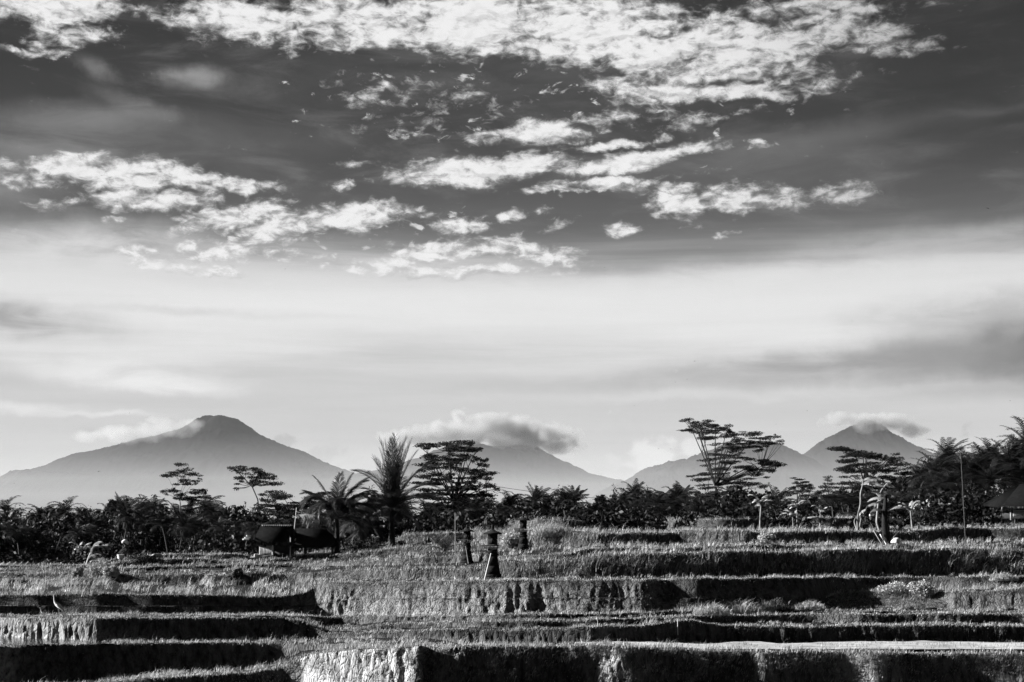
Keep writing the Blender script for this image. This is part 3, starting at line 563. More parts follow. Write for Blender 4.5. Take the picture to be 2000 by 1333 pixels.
# bright fringes along every edge
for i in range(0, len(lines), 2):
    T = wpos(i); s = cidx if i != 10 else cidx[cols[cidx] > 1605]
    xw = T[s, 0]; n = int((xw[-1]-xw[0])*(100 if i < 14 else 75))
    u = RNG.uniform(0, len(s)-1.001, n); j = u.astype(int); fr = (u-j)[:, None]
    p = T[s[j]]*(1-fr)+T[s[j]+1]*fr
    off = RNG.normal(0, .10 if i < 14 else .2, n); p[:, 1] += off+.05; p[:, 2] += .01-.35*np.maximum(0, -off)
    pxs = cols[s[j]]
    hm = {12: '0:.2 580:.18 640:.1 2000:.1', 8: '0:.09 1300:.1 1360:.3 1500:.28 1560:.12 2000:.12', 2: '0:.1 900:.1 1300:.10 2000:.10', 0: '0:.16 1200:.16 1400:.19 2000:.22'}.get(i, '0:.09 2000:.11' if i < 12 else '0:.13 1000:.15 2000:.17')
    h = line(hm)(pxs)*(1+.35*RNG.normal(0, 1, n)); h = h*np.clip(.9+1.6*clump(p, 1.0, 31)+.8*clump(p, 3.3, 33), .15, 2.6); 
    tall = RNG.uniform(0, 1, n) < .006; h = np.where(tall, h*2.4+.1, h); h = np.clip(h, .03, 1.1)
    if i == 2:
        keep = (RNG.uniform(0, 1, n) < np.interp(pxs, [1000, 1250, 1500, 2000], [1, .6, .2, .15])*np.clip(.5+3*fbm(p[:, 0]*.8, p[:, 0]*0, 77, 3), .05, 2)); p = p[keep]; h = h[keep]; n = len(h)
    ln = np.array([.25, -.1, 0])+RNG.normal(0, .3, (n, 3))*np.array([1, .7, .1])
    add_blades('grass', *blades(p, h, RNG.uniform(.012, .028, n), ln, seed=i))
for key, nm, lb in (('grass', 'grass', 'sunlit pale grass and rice stalks on the terrace tops'), ('grassd', 'bank_grass', 'coarse dim grass hanging on the terrace banks')):
    g = GRS[key]; o = mesh(nm, np.concatenate(g[0]), [np.concatenate(g[2]), np.concatenate(g[3])], MAT[key])
    tag(o, lb, 'grass', kind='stuff')

zs_ = SL(1268)*58.8; n = 1500; xs_ = RNG.uniform(1180, 2150, n); ds_ = 58.9+3.4*RNG.uniform(0, 1, n)**.6
p = np.stack([(xs_-1000)/F*ds_, ds_, np.full(n, zs_-.05)], -1)
V, q, t_ = blades(p, RNG.uniform(.05, .16, n)*np.clip(.8+2*clump(p, .8, 5), .3, 2), np.full(n, .02), RNG.normal(0, .25, (n, 3))*[1, 1, .1], seed=4)
tag(mesh('shoots', V, [q, t_], MAT['grassd']), 'thin shoots poking out of the pale silt strip', 'shoots', kind='stuff')
# ---------------------------------------------------------------- palms
def frond_pts(base, az, e0, L_, droop, wind, n=12, curl=1.4):
    """rachis of a frond: az heading, e0 start elevation, wind pushes towards +x"""
    p = np.array(base, float); out = [p.copy()]; st = L_/n
    for i in range(n):
        s_ = (i+.5)/n; e = e0-droop*s_**curl
        dv = np.array([math.cos(az)*math.cos(e), math.sin(az)*math.cos(e), math.sin(e)])
        dv = dv+np.array([wind*s_, 0, 0]); dv /= np.linalg.norm(dv); p = p+dv*st; out.append(p.copy())
    return np.array(out)
def frond(mbv, pts, nl, ll, lw, hang=.5, rg=None, wind=.2, rw=.03, fwd=.65):
    n = len(pts); s_ = np.linspace(.1, .995, nl); f = s_*(n-1); i = np.minimum(f.astype(int), n-2); r = (f-i)[:, None]
    q = pts[i]*(1-r)+pts[i+1]*r; t = pts[i+1]-pts[i]; t /= np.linalg.norm(t, axis=1, keepdims=True)
    side = np.cross(t, [0, 0, 1.0]); side /= np.linalg.norm(side, axis=1, keepdims=True)+1e-6; upv = np.cross(side, t)
    ln = ll*np.sin(np.pi*np.clip(.16+.74*s_, 0, 1))**.7
    for sg in (-1, 1):
        dv = side*sg*(.85-.3*s_[:, None])+t*fwd*(.5+s_[:, None])+upv*.15+rg.normal(0, .09, (nl, 3))+np.array([wind, 0, 0])
        dv /= np.linalg.norm(dv, axis=1, keepdims=True)
        g = np.array([wind*.5, 0, -hang])
        l_ = (ln*rg.uniform(.8, 1.1, nl))[:, None]
        wv_ = t*lw*.5
        m = q+dv*l_*.5+g*l_*.16; e = q+dv*l_*.92+g*l_*.6
        mbv.append(np.stack([q-wv_, q+wv_*.6, m+wv_*1.1, e, m-wv_*1.1], 1).reshape(-1, 3))
    w = np.linspace(rw, rw*.2, n)[:, None]; sd = np.cross(np.gradient(pts, axis=0), [0, 0, 1.0]); sd /= np.linalg.norm(sd, axis=1, keepdims=True)+1e-6
    return pts, w, sd
def palm_parts(name, mt, bark, H, nf, L_, rng_seed, elev=(-35, 80), wind=.35, leanx=.6, nl=26, ll=.85, lw=.09, hang=.7, tr=.14, parent=None, droop=(1.1, 1.9), base_flare=1.6, azs=None, custom=None):
    rg = np.random.default_rng(rng_seed)
    hs = np.linspace(0, 1, 9); tp = np.stack([leanx*hs**1.8, .3*np.sin(hs*2)*rg.uniform(-1, 1), H*hs], -1)
    mb = MB(); rad = tr*(1-.35*hs); rad[0] *= base_flare; mb.tube(tp, rad, 7); tb = mb.build('trunk', bark, parent, True)
    V = []; rt = MB(); top_ = tp[-1]
    for k, (ca, ce, cl_, cd_) in enumerate(custom or []):
        pts = frond_pts(top_+rg.normal(0, .05, 3), ca+rg.uniform(-.15, .15), math.radians(ce), cl_, cd_, wind, 14, 1.6)
        frond(V, pts, nl, ll*rg.uniform(.85, 1.1)*min(1, .5+cl_/8), lw, hang, rg, wind*.5, fwd=.9)
        rt.tube(pts, np.linspace(.04, .008, len(pts)), 4)
    for k in range(nf if custom is None else 0):
        u = (k+.5)/nf; az = k*2.39996+rg.uniform(-.25, .25) if azs is None else azs[k % len(azs)]+rg.uniform(-.2, .2)
        e0 = math.radians(elev[0]+(elev[1]-elev[0])*(1-u)**.8)+rg.uniform(-.1, .1)
        pts = frond_pts(top_+rg.normal(0, .06, 3), az, e0, L_*rg.uniform(.85, 1.08)*(.72+.28*(1-u) if nl > 45 else 1), rg.uniform(*droop), wind*rg.uniform(.7, 1.3))
        frond(V, pts, nl, ll*rg.uniform(.85, 1.1), lw, hang, rg, wind*.5)
        rt.tube(pts, np.linspace(.035, .008, len(pts)), 4)
    Vl = np.concatenate(V); n = len(Vl)//5; Ql = np.arange(n)[:, None]*5
    nr_ = len(Vl); rv = np.concatenate(rt.v)
    cr = mesh('crown', np.concatenate([Vl, rv]), [Ql+np.array([[0, 1, 2, 4]]), Ql+np.array([[4, 2, 3]])]+[np.concatenate(f)+nr_ for f in rt.q.values()], mt, parent)
    return tb, cr
PROTO = {}
def proto(kind, fn): PROTO.setdefault(kind, []).append(fn())
def copy_thing(src, name, loc, sc=1.0, rz=0.0, label=None, cat=None, group=None):
    r = empty(name, loc, label, cat, group, rz); r.scale = (sc,)*3 if not isinstance(sc, tuple) else sc
    for part in src:
        c = part if not part.get('used') else part.copy()
        part['used'] = True
        if c is not part: COL.objects.link(c)
        if 'used' in c and c is not part: del c['used']
        c.parent = r; c.matrix_parent_inverse = mathutils.Matrix()
    return r
rv_ = np.random.default_rng(41)
for sd in range(11):
    proto('palm', lambda sd=sd: palm_parts('p', MAT['palm'], MAT['bark'], 9.0, int(rv_.integers(14, 32)), rv_.uniform(2.0, 3.1), 100+sd, elev=(rv_.uniform(-60, -10), 90), wind=rv_.uniform(.0, .75), leanx=rv_.uniform(-1.2, 1.4), hang=rv_.uniform(.4, .9), lw=.075, nl=26, ll=rv_.uniform(.75, 1.15), droop=((.3, 1.2) if sd % 3 == 0 else (.9, 2.2))))
for sd in range(3):   # wind-combed palms of the right-hand grove
    proto('windpalm', lambda sd=sd: palm_parts('p', MAT['palm'], MAT['bark'], 9.0, 32, 4.3, 200+sd, elev=(-40, 88), wind=[.5, .35, .65][sd], leanx=1.0, hang=.45, droop=(.6, 1.5), nl=34, ll=1.15, lw=.08))
# ---------------------------------------------------------------- leafy crowns
def leaf_cards(c, rad, n, size, rg, flat=.0, tiltup=0.0):
    """n leaf clusters spread in ellipsoids c (m,3) with radii rad (m,3)"""
    k = rg.integers(0, len(c), n) if rad.ndim else None
    v = rg.normal(0, 1, (n, 3)); v /= np.linalg.norm(v, axis=1, keepdims=True); r = rg.uniform(0, 1, n)[:, None]**.45
    vol = np.prod(rad, axis=1)**.7; k = rg.choice(len(c), n, p=vol/vol.sum())
    p = c[k]+v*r*rad[k]
    a = rg.normal(0, 1, (n, 3)); a[:, 2] *= (1-flat); a /= np.linalg.norm(a, axis=1, keepdims=True)
    b = np.cross(a, rg.normal(0, 1, (n, 3))); b /= np.linalg.norm(b, axis=1, keepdims=True)+1e-6
    s = (size*rg.uniform(.5, 1.3, n))[:, None]
    V = np.stack([p-a*s, p-b*s*.45+a*s*.1, p+a*s, p+b*s*.5-a*s*.1], 1)
    return V.reshape(-1, 3), np.arange(n)[:, None]*4+np.arange(4)[None]
def bushy_parts(sd, H=7.0, Wd=3.0, n=2600, size=.26, mt='leaf'):
    rg = np.random.default_rng(sd); m = 26
    c = rg.normal(0, 1, (m, 3)); c /= np.linalg.norm(c, axis=1, keepdims=True); c *= rg.uniform(.35, 1, (m, 1))**.6
    c = c*np.array([Wd, Wd, H*.36])+np.array([0, 0, H*.6]); rad = rg.uniform(.4, 1.0, (m, 1))*np.array([[1.1, 1.1, .75]])*Wd*.36
    V, Q_ = leaf_cards(c, rad, n, size, rg, .2)
    mb = MB(); mb.tube([(0, 0, 0), (.1, 0, H*.3), (.0, .1, H*.62)], [.2, .15, .08], 7)
    for k in range(8):
        q = c[k]; mb.tube([(.05, 0, H*.3+.1*k), (q[0]*.5, q[1]*.5, (H*.3+q[2])/2+.2), tuple(q)], [.09, .06, .02], 5)
    return mb.build('trunk', MAT['bark'], None, True), mesh('crown', V, Q_, MAT[mt])
for sd in range(7): proto('bush', lambda sd=sd: bushy_parts(300+sd, Wd=[3, 3.6, 2.2, 3.2, 1.6, 2.8, 1.9][sd], size=[.2, .26, .16, .2, .22, .14, .18][sd], n=4200))
# ---------------------------------------------------------------- banana plants
def banana_parts(sd, H=3.0, nf=8, L_=1.9, bent=.5, dry=True):
    rg = np.random.default_rng(sd); mb = MB()
    z = np.linspace(0, 1, 6); mb.tube(np.stack([.2*bent*z**2, 0*z, H*z], -1), .13-.06*z, 7)
    st = mb.build('stem', MAT['bananad'], None, True)
    V = []; Q_ = []; nv = 0
    for k in range(nf):
        az = rg.uniform(0, 2*math.pi); e0 = math.radians(rg.uniform(35, 85))
        pts = frond_pts((.2*bent, 0, H*.97), az, e0, L_*rg.uniform(.6, 1.1), rg.uniform(1.3, 2.6), .5*bent, 10)
        t = np.gradient(pts, axis=0); sd_ = np.cross(t, [0, 0, 1.0]); sd_ /= np.linalg.norm(sd_, axis=1, keepdims=True)+1e-6
        w = (.30*np.sin(np.pi*np.linspace(.06, 1, 11))**.6*rg.uniform(.7, 1.1, 11))[:, None]
        dz_ = np.array([0, 0, -1.0])*w*.55
        A = pts+sd_*w+dz_; B = pts-sd_*w+dz_
        for i in range(10):
            if rg.uniform() < .12 and 2 < i < 8: continue
            for X in (A, B):
                q = np.array([pts[i], pts[i+1], X[i+1]*.97+X[i]*.03, X[i]*.9+X[i+1]*.1]); V.append(q); Q_.append(np.arange(4)+nv); nv += 4
    return st, mesh('leaves', np.concatenate(V), np.array(Q_), MAT['banana'])
for sd in range(4): proto('banana', lambda sd=sd: banana_parts(410+sd, H=[2.4, 2.0, 2.8, 2.2][sd], bent=[.6, 1, .3, .8][sd]))
# ---------------------------------------------------------------- umbrella (layered) trees
ANCH = []     # (px, words) landmarks used to word the labels of the trees behind
def umbrella(rows_, trunk, dist, label, seed, th=5.0, dens=1.0, mt='albizia', bark='bark', pad=(16, 42), depth=.8, tr=.17, limbs=.6, fill=.86):
    """rows_ : (y, x0, x1) layers of foliage in the picture; trunk: [(px,py)...] base to fork"""
    rg = np.random.default_rng(seed); u = dist/F; bx, by = trunk[0]
    zb = min(gz(bx, dist), P(bx, by, dist)[2])-.2
    base = np.array([(bx-1000)/F*dist, dist, zb]); root = empty('umbrella_tree', tuple(base), label, 'tree')
    tp = [np.array(P(x, y, dist)) for x, y in trunk]; tp[0][2] = zb; tp = np.array(tp)-base
    hx = (max(r[2] for r in rows_)-min(r[1] for r in rows_))*u/2; cxx = (max(r[2] for r in rows_)+min(r[1] for r in rows_))/2
    c = []; rad = []
    for (y, x0, x1) in rows_:
        x = x0
        while x < x1-4:
            w = min(rg.uniform(*pad), x1-x+4)
            if rg.uniform() < fill:
                yy_ = y+3.2*((x+w/2-(x0+x1)/2)/max(20, (x1-x0)/2))**2+5*float(vn((x+w/2)/17.0, y*.37, seed))
                edge = abs((x+w/2-cxx)*u/hx); dy_ = rg.uniform(-1, 1)*depth*hx*math.sqrt(max(0, 1-min(1, edge)**2))
                p = np.array(P(x+w/2, yy_+rg.normal(0, 1.3), dist))-base; p[1] = dy_; c.append(p); rad.append([w*u*.56, w*u*.5, th*u*rg.uniform(.28, .7)])
                if rg.uniform() < .45: c.append(p+np.array([rg.uniform(-.4, .4)*w*u, rg.uniform(-.5, .5), rg.uniform(-9, 3)*u])); rad.append([w*u*.26, w*u*.3, th*u*.4])
            x += w*rg.uniform(.6, 1.0)
    c = np.array(c); rad = np.array(rad)
    # second copies of each layer further back and forward fill the crown in depth
    c2 = c.copy(); c2[:, 1] = -c2[:, 1]*rg.uniform(.2, .8, len(c)); c2[:, 0] = c2[:, 0]*.96+.04*c[:, 0].mean(); 
    ca = np.concatenate([c, c2]); ra = np.concatenate([rad, rad*.8])
    n = int(np.sum(ra[:, 0]*ra[:, 1])*190*dens)
    V, Q_ = leaf_cards(ca, ra, min(int(n*1.5), 80000), .095, rg, .45)
    mesh('crown', V, Q_, MAT[mt], root)
    mb = MB(); mb.tube(tp, np.linspace(tr, tr*.6, len(tp)), 8); fk = tp[-1]
    nodes = []
    idx = rg.permutation(len(c))
    mains = sorted(idx[:max(5, len(c)//5)], key=lambda i: -c[i][0])
    for i in mains:
        e = c[i]; mid = fk+(e-fk)*np.array([.42, .42, .50])+np.array([0, 0, -.0]); m2 = fk+(e-fk)*np.array([.75, .75, .86])
        pts = np.array([fk, mid, m2, e]); mb.tube(pts, [tr*.55, tr*.34, tr*.22, .03], 6); nodes += [mid, m2]
    nodes = np.array(nodes)
    for i in range(len(c)):
        if i in mains: continue
        e = c[i]; dd_ = np.linalg.norm((nodes-e)*np.array([1, 1, 1.0]), axis=1)+np.maximum(0, nodes[:, 2]-e[2]+.2)*4
        s = nodes[int(np.argmin(dd_))]; mid = (s+e)/2+np.array([0, 0, -.12])
        mb.tube(np.array([s, mid, e]), [tr*.2, .035, .018], 5)
    br = mb.build('trunk', MAT[bark], root, True)
    return root
UMB = [
 dict(rows_=[(822, 1328, 1385), (830, 1318, 1400), (836, 1322, 1425), (843, 1345, 1452), (849, 1455, 1512), (853, 1362, 1440), (857, 1425, 1528), (865, 1385, 1515), (874, 1395, 1490), (886, 1378, 1448), (895, 1368, 1500), (903, 1375, 1525), (908, 1480, 1528), (916, 1385, 1480), (927, 1345, 1420), (919, 1450, 1516), (935, 1352, 1460), (929, 1430, 1500), (945, 1365, 1498), (953, 1370, 1455), (962, 1380, 1470)],
   trunk=[(1404, 1012), (1402, 975), (1397, 950)], dist=215, label='tallest umbrella tree, its thin layered crown swept wide to the right over the tree line', seed=2, th=7, pad=(18, 44), tr=.24, fill=.9),
 dict(rows_=[(866, 815, 925), (873, 806, 940), (881, 825, 942), (890, 818, 930), (897, 830, 950), (906, 808, 955), (915, 812, 945), (924, 835, 972), (933, 812, 965), (942, 800, 940), (949, 870, 974), (957, 812, 950), (966, 800, 962), (975, 815, 950), (984, 800, 960), (993, 820, 945)],
   trunk=[(893, 1045), (890, 1005), (886, 980)], dist=150, label='broad dark umbrella tree with a dense rounded crown right of the tall young palms', seed=5, th=8, pad=(18, 46), tr=.18, fill=.93),
 dict(rows_=[(876, 1617, 1655), (882, 1622, 1700), (888, 1640, 1735), (893, 1690, 1756), (899, 1628, 1750), (906, 1650, 1768), (914, 1625, 1750), (922, 1640, 1780), (921, 1626, 1660), (931, 1650, 1740), (934, 1730, 1802), (942, 1632, 1720), (945, 1740, 1795), (953, 1650, 1790), (962, 1625, 1770), (971, 1640, 1790)],
   trunk=[(1694, 1008), (1696, 975), (1690, 950)], dist=170, label='wide umbrella tree standing directly below the cloud-capped right-hand volcano', seed=9, th=8, pad=(20, 48), tr=.2, fill=.93),
 dict(rows_=[(913, 338, 360), (919, 322, 372), (927, 309, 352), (928, 360, 388), (937, 348, 386), (945, 336, 372), (959, 309, 356), (957, 372, 404), (965, 340, 398), (970, 356, 412), (976, 345, 385)],
   trunk=[(351, 1082), (352, 1030), (352, 985), (351, 975)], dist=165, label='slim umbrella tree with a bare pale trunk and two tiers, before the left volcano', seed=14, th=7, pad=(14, 30), tr=.09, bark='barkp', fill=1),
 dict(rows_=[(914, 446, 486), (918, 452, 512), (925, 478, 520), (931, 482, 538), (937, 486, 548), (943, 505, 549), (947, 500, 530), (934, 455, 475), (944, 456, 466), (955, 458, 463), (941, 480, 500)],
   trunk=[(512, 1060), (508, 1005), (503, 975), (493, 952)], dist=170, label='slender umbrella tree with one crooked leaning trunk and a flat top, above the thatched hut', seed=20, th=7, pad=(14, 30), tr=.10, fill=1),
 dict(rows_=[(937, 1541, 1566), (943, 1545, 1578), (947, 1556, 1583), (952, 1539, 1588), (958, 1550, 1582), (962, 1528, 1556), (965, 1560, 1584)],
   trunk=[(1557, 1010), (1558, 985), (1557, 962)], dist=190, label='smallest umbrella tree, between the tallest one and the wide one, just over the tree line', seed=25, th=6, pad=(12, 28), tr=.10, fill=1),
 dict(rows_=[(965, 502, 548), (969, 520, 572), (976, 505, 590), (985, 500, 615), (973, 590, 625), (967, 604, 652), (979, 560, 640), (990, 490, 600), (996, 520, 640), (1004, 505, 640)],
   trunk=[(565, 1060), (568, 1020), (570, 1000)], dist=160, label='low spreading tree with flat leafy shelves right behind the thatched hut', seed=29, th=9, pad=(18, 40), tr=.14, fill=.95),
 dict(rows_=[(933, 1612, 1622), (939, 1608, 1626), (946, 1604, 1630), (953, 1598, 1650), (960, 1592, 1640), (969, 1600, 1650)],
   trunk=[(1622, 1008), (1620, 980), (1618, 962)], dist=180, label='little umbrella tree tucked against the left edge of the wide umbrella tree', seed=33, th=8, pad=(12, 26), tr=.09, fill=1),
]
for u_ in UMB: umbrella(**u_)
# ---------------------------------------------------------------- the two young palms in front
def hero_palm(px, py, dist, H, nf, L_, seed, label, mt='heropalm', **k):
    b = at_d(px, dist, .1); r = empty('young_palm', b, label, 'palm tree')
    palm_parts('h', MAT[mt], MAT['bark'], H, nf, L_, seed, parent=r, **k); return r
def htop(px, py, d_): return P(px, py, d_)[2]-gz(px, d_)
PI_ = math.pi
hero_palm(662, 0, 98, 2.5, 0, 3.7, 51, 'shorter young palm with pale drooping fronds beside the shelter roof', wind=.05, leanx=-.1, nl=90, ll=1.35, lw=.05, hang=.55, tr=.2,
  custom=[(PI_, 70, 3.1, .45), (PI_, 56, 2.9, .7), (1.5, 84, 3.1, .25), (0, 82, 3.0, .4), (0, 66, 3.4, .6), (.3, 56, 3.2, 1.0), (0, 44, 3.3, 1.5), (PI_, 78, 3.4, 2.7), (PI_+.3, 62, 3.0, 3.0), (-1.4, 70, 3.0, 2.4), (0, 30, 3.2, 1.6), (.3, 12, 3.0, 1.3), (-.5, 5, 2.6, 1.3), (PI_-.4, 35, 2.4, 2.4), (-.9, 60, 3.0, 2.2), (1.2, 50, 3.0, 1.4), (2.2, 50, 2.8, 1.6), (-2.2, 66, 2.9, 2.9), (-.2, 70, 3.2, 2.0), (PI_, 20, 2.2, 1.6), (PI_-.3, 62, 3.2, 1.2), (.2, 60, 3.3, 1.0), (PI_+.2, 48, 2.9, 2.4), (0, 52, 3.2, 2.0), (.1, 74, 3.3, .9), (PI_, 64, 2.8, 1.7), (-1.5, 40, 2.6, 2.0), (-.4, 36, 3, 2.0)])
hero_palm(768, 0, 100, 2.7, 0, 5.3, 54, 'tallest young palm with stiff upright dark fronds, left of the broad umbrella tree', wind=.0, leanx=.0, nl=80, ll=1.5, lw=.046, hang=.3, tr=.26,
  custom=[(1.2, 89, 5.0, .12), (0, 84, 5.1, .22), (PI_, 86, 4.7, .15), (-1.5, 86, 4.7, .2), (0, 80, 4.9, .18), (.5, 82, 4.6, .25), (PI_, 82, 4.2, .2), (2.8, 78, 3.8, .35), (0, 76, 4.3, .4), (PI_, 84, 4.9, .25), (-.6, 84, 4.4, .2),
  (PI_, 56, 3.4, 1.3), (PI_, 42, 2.8, 1.4), (0, 64, 4.0, .5), (0, 50, 3.6, .9), (0, 32, 3.8, .9), (.4, 22, 3.4, 1.0), (PI_-.3, 28, 2.5, 1.3), (0, 8, 3.0, 1.1), (-.5, 0, 2.6, 1.2), (PI_, 5, 2.4, 1.3), (1.4, 60, 3.6, .9), (-1.4, 55, 3.0, 1.5), (-1.8, 35, 2.6, 1.5), (PI_, -10, 2.2, 1.0), (0, -15, 2.4, 1.0), (-1.2, -5, 2.2, 1.0), (PI_, 66, 3.8, .9), (PI_+.2, 50, 3.0, 1.9), (.2, 56, 3.9, 1.4), (0, 42, 3.6, 1.6), (-.7, 40, 3.2, 1.5), (0, 70, 4.3, 1.0), (PI_+.4, 72, 4.0, 1.2)])
hero_palm(712, 0, 106, 1.4, 22, 3.2, 57, 'low bushy palm squeezed between the two young palms', elev=(-10, 80), wind=.3, leanx=.2, nl=60, ll=.95, lw=.09, hang=.7, tr=.18, droop=(1.0, 2.2))
hero_palm(870, 0, 88, .25, 11, 1.5, 60, 'small spiky palm seedling on the terrace left of the stone shrines', elev=(20, 80), wind=.1, leanx=0, nl=26, ll=.5, lw=.03, hang=.3, tr=.08, droop=(.5, 1.2))
# ---------------------------------------------------------------- tree line
TOPL = line('0:985 30:986 60:1003 95:1000 120:978 150:998 190:985 235:976 262:974 290:973 330:985 400:984 440:986 480:990 520:992 600:990 640:985 700:965 750:940 800:985 960:962 1000:962 1050:964 1100:958 1150:958 1190:958 1225:942 1250:955 1280:958 1320:952 1360:958 1450:952 1500:962 1550:968 1600:962 1650:952 1700:948 1760:935 1790:900 1805:880 1830:862 1850:885 1880:885 1900:868 1930:872 1950:878 1970:850 1985:815 2060:820')
spots = []
rg = np.random.default_rng(77)
for layer, (d0, d1, stp, off) in enumerate([(118, 135, 27, 16), (140, 160, 22, 5), (175, 200, 22, -8)]):
    x = -60+layer*9
    while x < 2080:
        spots.append((x+rg.uniform(-6, 6), rg.uniform(d0, d1), TOPL(x)+off+abs(rg.normal(0, 9))+(6 if layer == 2 else 10), layer)); x += stp*rg.uniform(.8, 1.2)
extra = [(122, 150, 972, 'palm'), (1225, 160, 940, 'palm'), (1262, 170, 951, 'palm'), (1322, 165, 948, 'palm'), (1107, 160, 953, 'palm'), (1032, 160, 955, 'palm'), (998, 150, 960, 'palm'), (1370, 150, 962, 'palm'), (76, 150, 985, 'palm'), (230, 160, 975, 'palm'), (268, 150, 972, 'palm'), (292, 165, 972, 'palm'), (405, 150, 984, 'palm'), (430, 140, 984, 'palm'),
         (1832, 128, 857, 'windpalm'), (1808, 120, 885, 'windpalm'), (1858, 125, 882, 'windpalm'), (1885, 120, 882, 'windpalm'), (1902, 128, 872, 'windpalm'), (1925, 130, 856, 'windpalm'), (1950, 125, 862, 'windpalm'), (1975, 128, 858, 'windpalm'), (1992, 118, 815, 'windpalm'), (2020, 122, 822, 'windpalm'), (1786, 130, 905, 'windpalm'), (1935, 140, 880, 'windpalm'), (1868, 140, 895, 'windpalm'), (1912, 112, 905, 'windpalm'), (1962, 112, 895, 'windpalm'), (1840, 112, 915, 'windpalm')]
extra = [e if not (e[0] > 1925 and e[1] < 122) else (e[0], 126, e[2], e[3]) for e in extra]
allt = []
for (x, d_, ty, layer) in spots:
    if 765 < x < 985 and layer < 1: continue
    ty += rg.normal(0, 5)-(7 if x < 480 else 2)
    if x > 1790 and (layer == 1 or rg.uniform() < .35): continue
    if x > 1925 and layer == 0: continue
    if x > 1790: ty += abs(rg.normal(0, 22))+12
    k = 'palm' if rg.uniform() < (.55 if x < 960 or layer < 2 else .7) else 'bush'
    if x > 1790: k = 'windpalm' if rg.uniform() < .7 else 'bush'
    allt.append((x, d_, ty, k))
allt += extra
allt.sort()
LM = [(40, 'the sheet roof'), (185, 'the bent banana plant'), (351, 'the pale-trunked umbrella tree'), (512, 'the crooked umbrella tree'), (660, 'the shorter young palm'), (768, 'the tallest young palm'), (893, 'the broad umbrella tree'), (1022, 'the farthest shrine'), (1225, 'the gap between the volcanoes'), (1404, 'the tallest umbrella tree'), (1557, 'the smallest umbrella tree'), (1694, 'the wide umbrella tree'), (1878, 'the thin dark pole'), (1985, 'the thatched roof')]
words = {'palm': 'coconut palm', 'bush': 'dense leafy tree', 'windpalm': 'wind-combed tall palm'}
ordw = ['nearest', 'second', 'third', 'fourth', 'fifth', 'sixth', 'seventh', 'eighth', 'ninth', 'tenth', 'eleventh', 'twelfth']
cnt = {}
lab = {}
for i in sorted(range(len(allt)), key=lambda i: min(abs(allt[i][0]-l[0]) for l in LM)):
    x, d_, ty, k = allt[i]; lx, lw_ = min(LM, key=lambda l: abs(l[0]-x)); sd_ = 'right of' if x >= lx else 'left of'
    dep = 'front' if d_ < 137 else ('middle' if d_ < 168 else 'back')
    key = (k, lx, sd_, dep); c_ = cnt[key] = cnt.get(key, 0)+1
    lab[i] = '%s %s-row %s %s %s' % (ordw[min(c_, 12)-1], dep, words[k], sd_, lw_)
ki = {'palm': 0, 'bush': 0, 'windpalm': 0}
for i, (x, d_, ty, k) in enumerate(allt):
    b = at_d(x, d_, .2); Ht = max(2.5, P(x, ty, d_)[2]-b[2]); sc_ = Ht/{'palm': 10.9, 'bush': 7.3, 'windpalm': 12.3}[k]
    if k != 'bush': w_ = sc_; sc3 = (min(1.15, max(.7, sc_)),)*2+(sc_,)
    else: sc3 = (min(1.2, max(.6, sc_)),)*2+(sc_,)
    pr = PROTO[k][ki[k] % len(PROTO[k])]; ki[k] += 1
    rz = rg.uniform(-.7, .7) if k != 'bush' else rg.uniform(0, 6.2)
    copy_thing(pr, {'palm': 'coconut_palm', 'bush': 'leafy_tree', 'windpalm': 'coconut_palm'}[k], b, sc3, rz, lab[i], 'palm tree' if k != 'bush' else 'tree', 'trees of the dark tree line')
# low undergrowth in front of and under the tree line
c = []; rad = []
for x in np.arange(-160, 2160, 11):
    for (d_, h0) in ((112, .9), (150, 3.2), (205, 5.0), (215, 7.0)):
        if x > 1925 and d_ < 120: continue
        if d_ == 112 and 1180 < x < 1780 and rg.uniform() < .5: continue
        b = at_d(x+rg.uniform(-5, 5), d_+rg.uniform(-6, 6)); h = h0*rg.uniform(.55, 1.15)
        ymax = P(x, TOPL(x)+(8 if d_ > 200 else 20), b[1])[2]-b[2]; h = max(.3, min(h, ymax*.6))
        if x > 1780 and d_ > 140: h = ymax*.34
        if 1780 < x and d_ == 112: h = ymax*.3
        c.append([b[0], b[1], b[2]+h*.9]); rad.append([1.1, 1.1, h])
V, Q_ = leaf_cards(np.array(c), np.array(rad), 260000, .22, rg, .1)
tag(mesh('undergrowth', V, Q_, MAT['leaf']), 'dark tangled undergrowth under the tree line', 'undergrowth', kind='stuff')

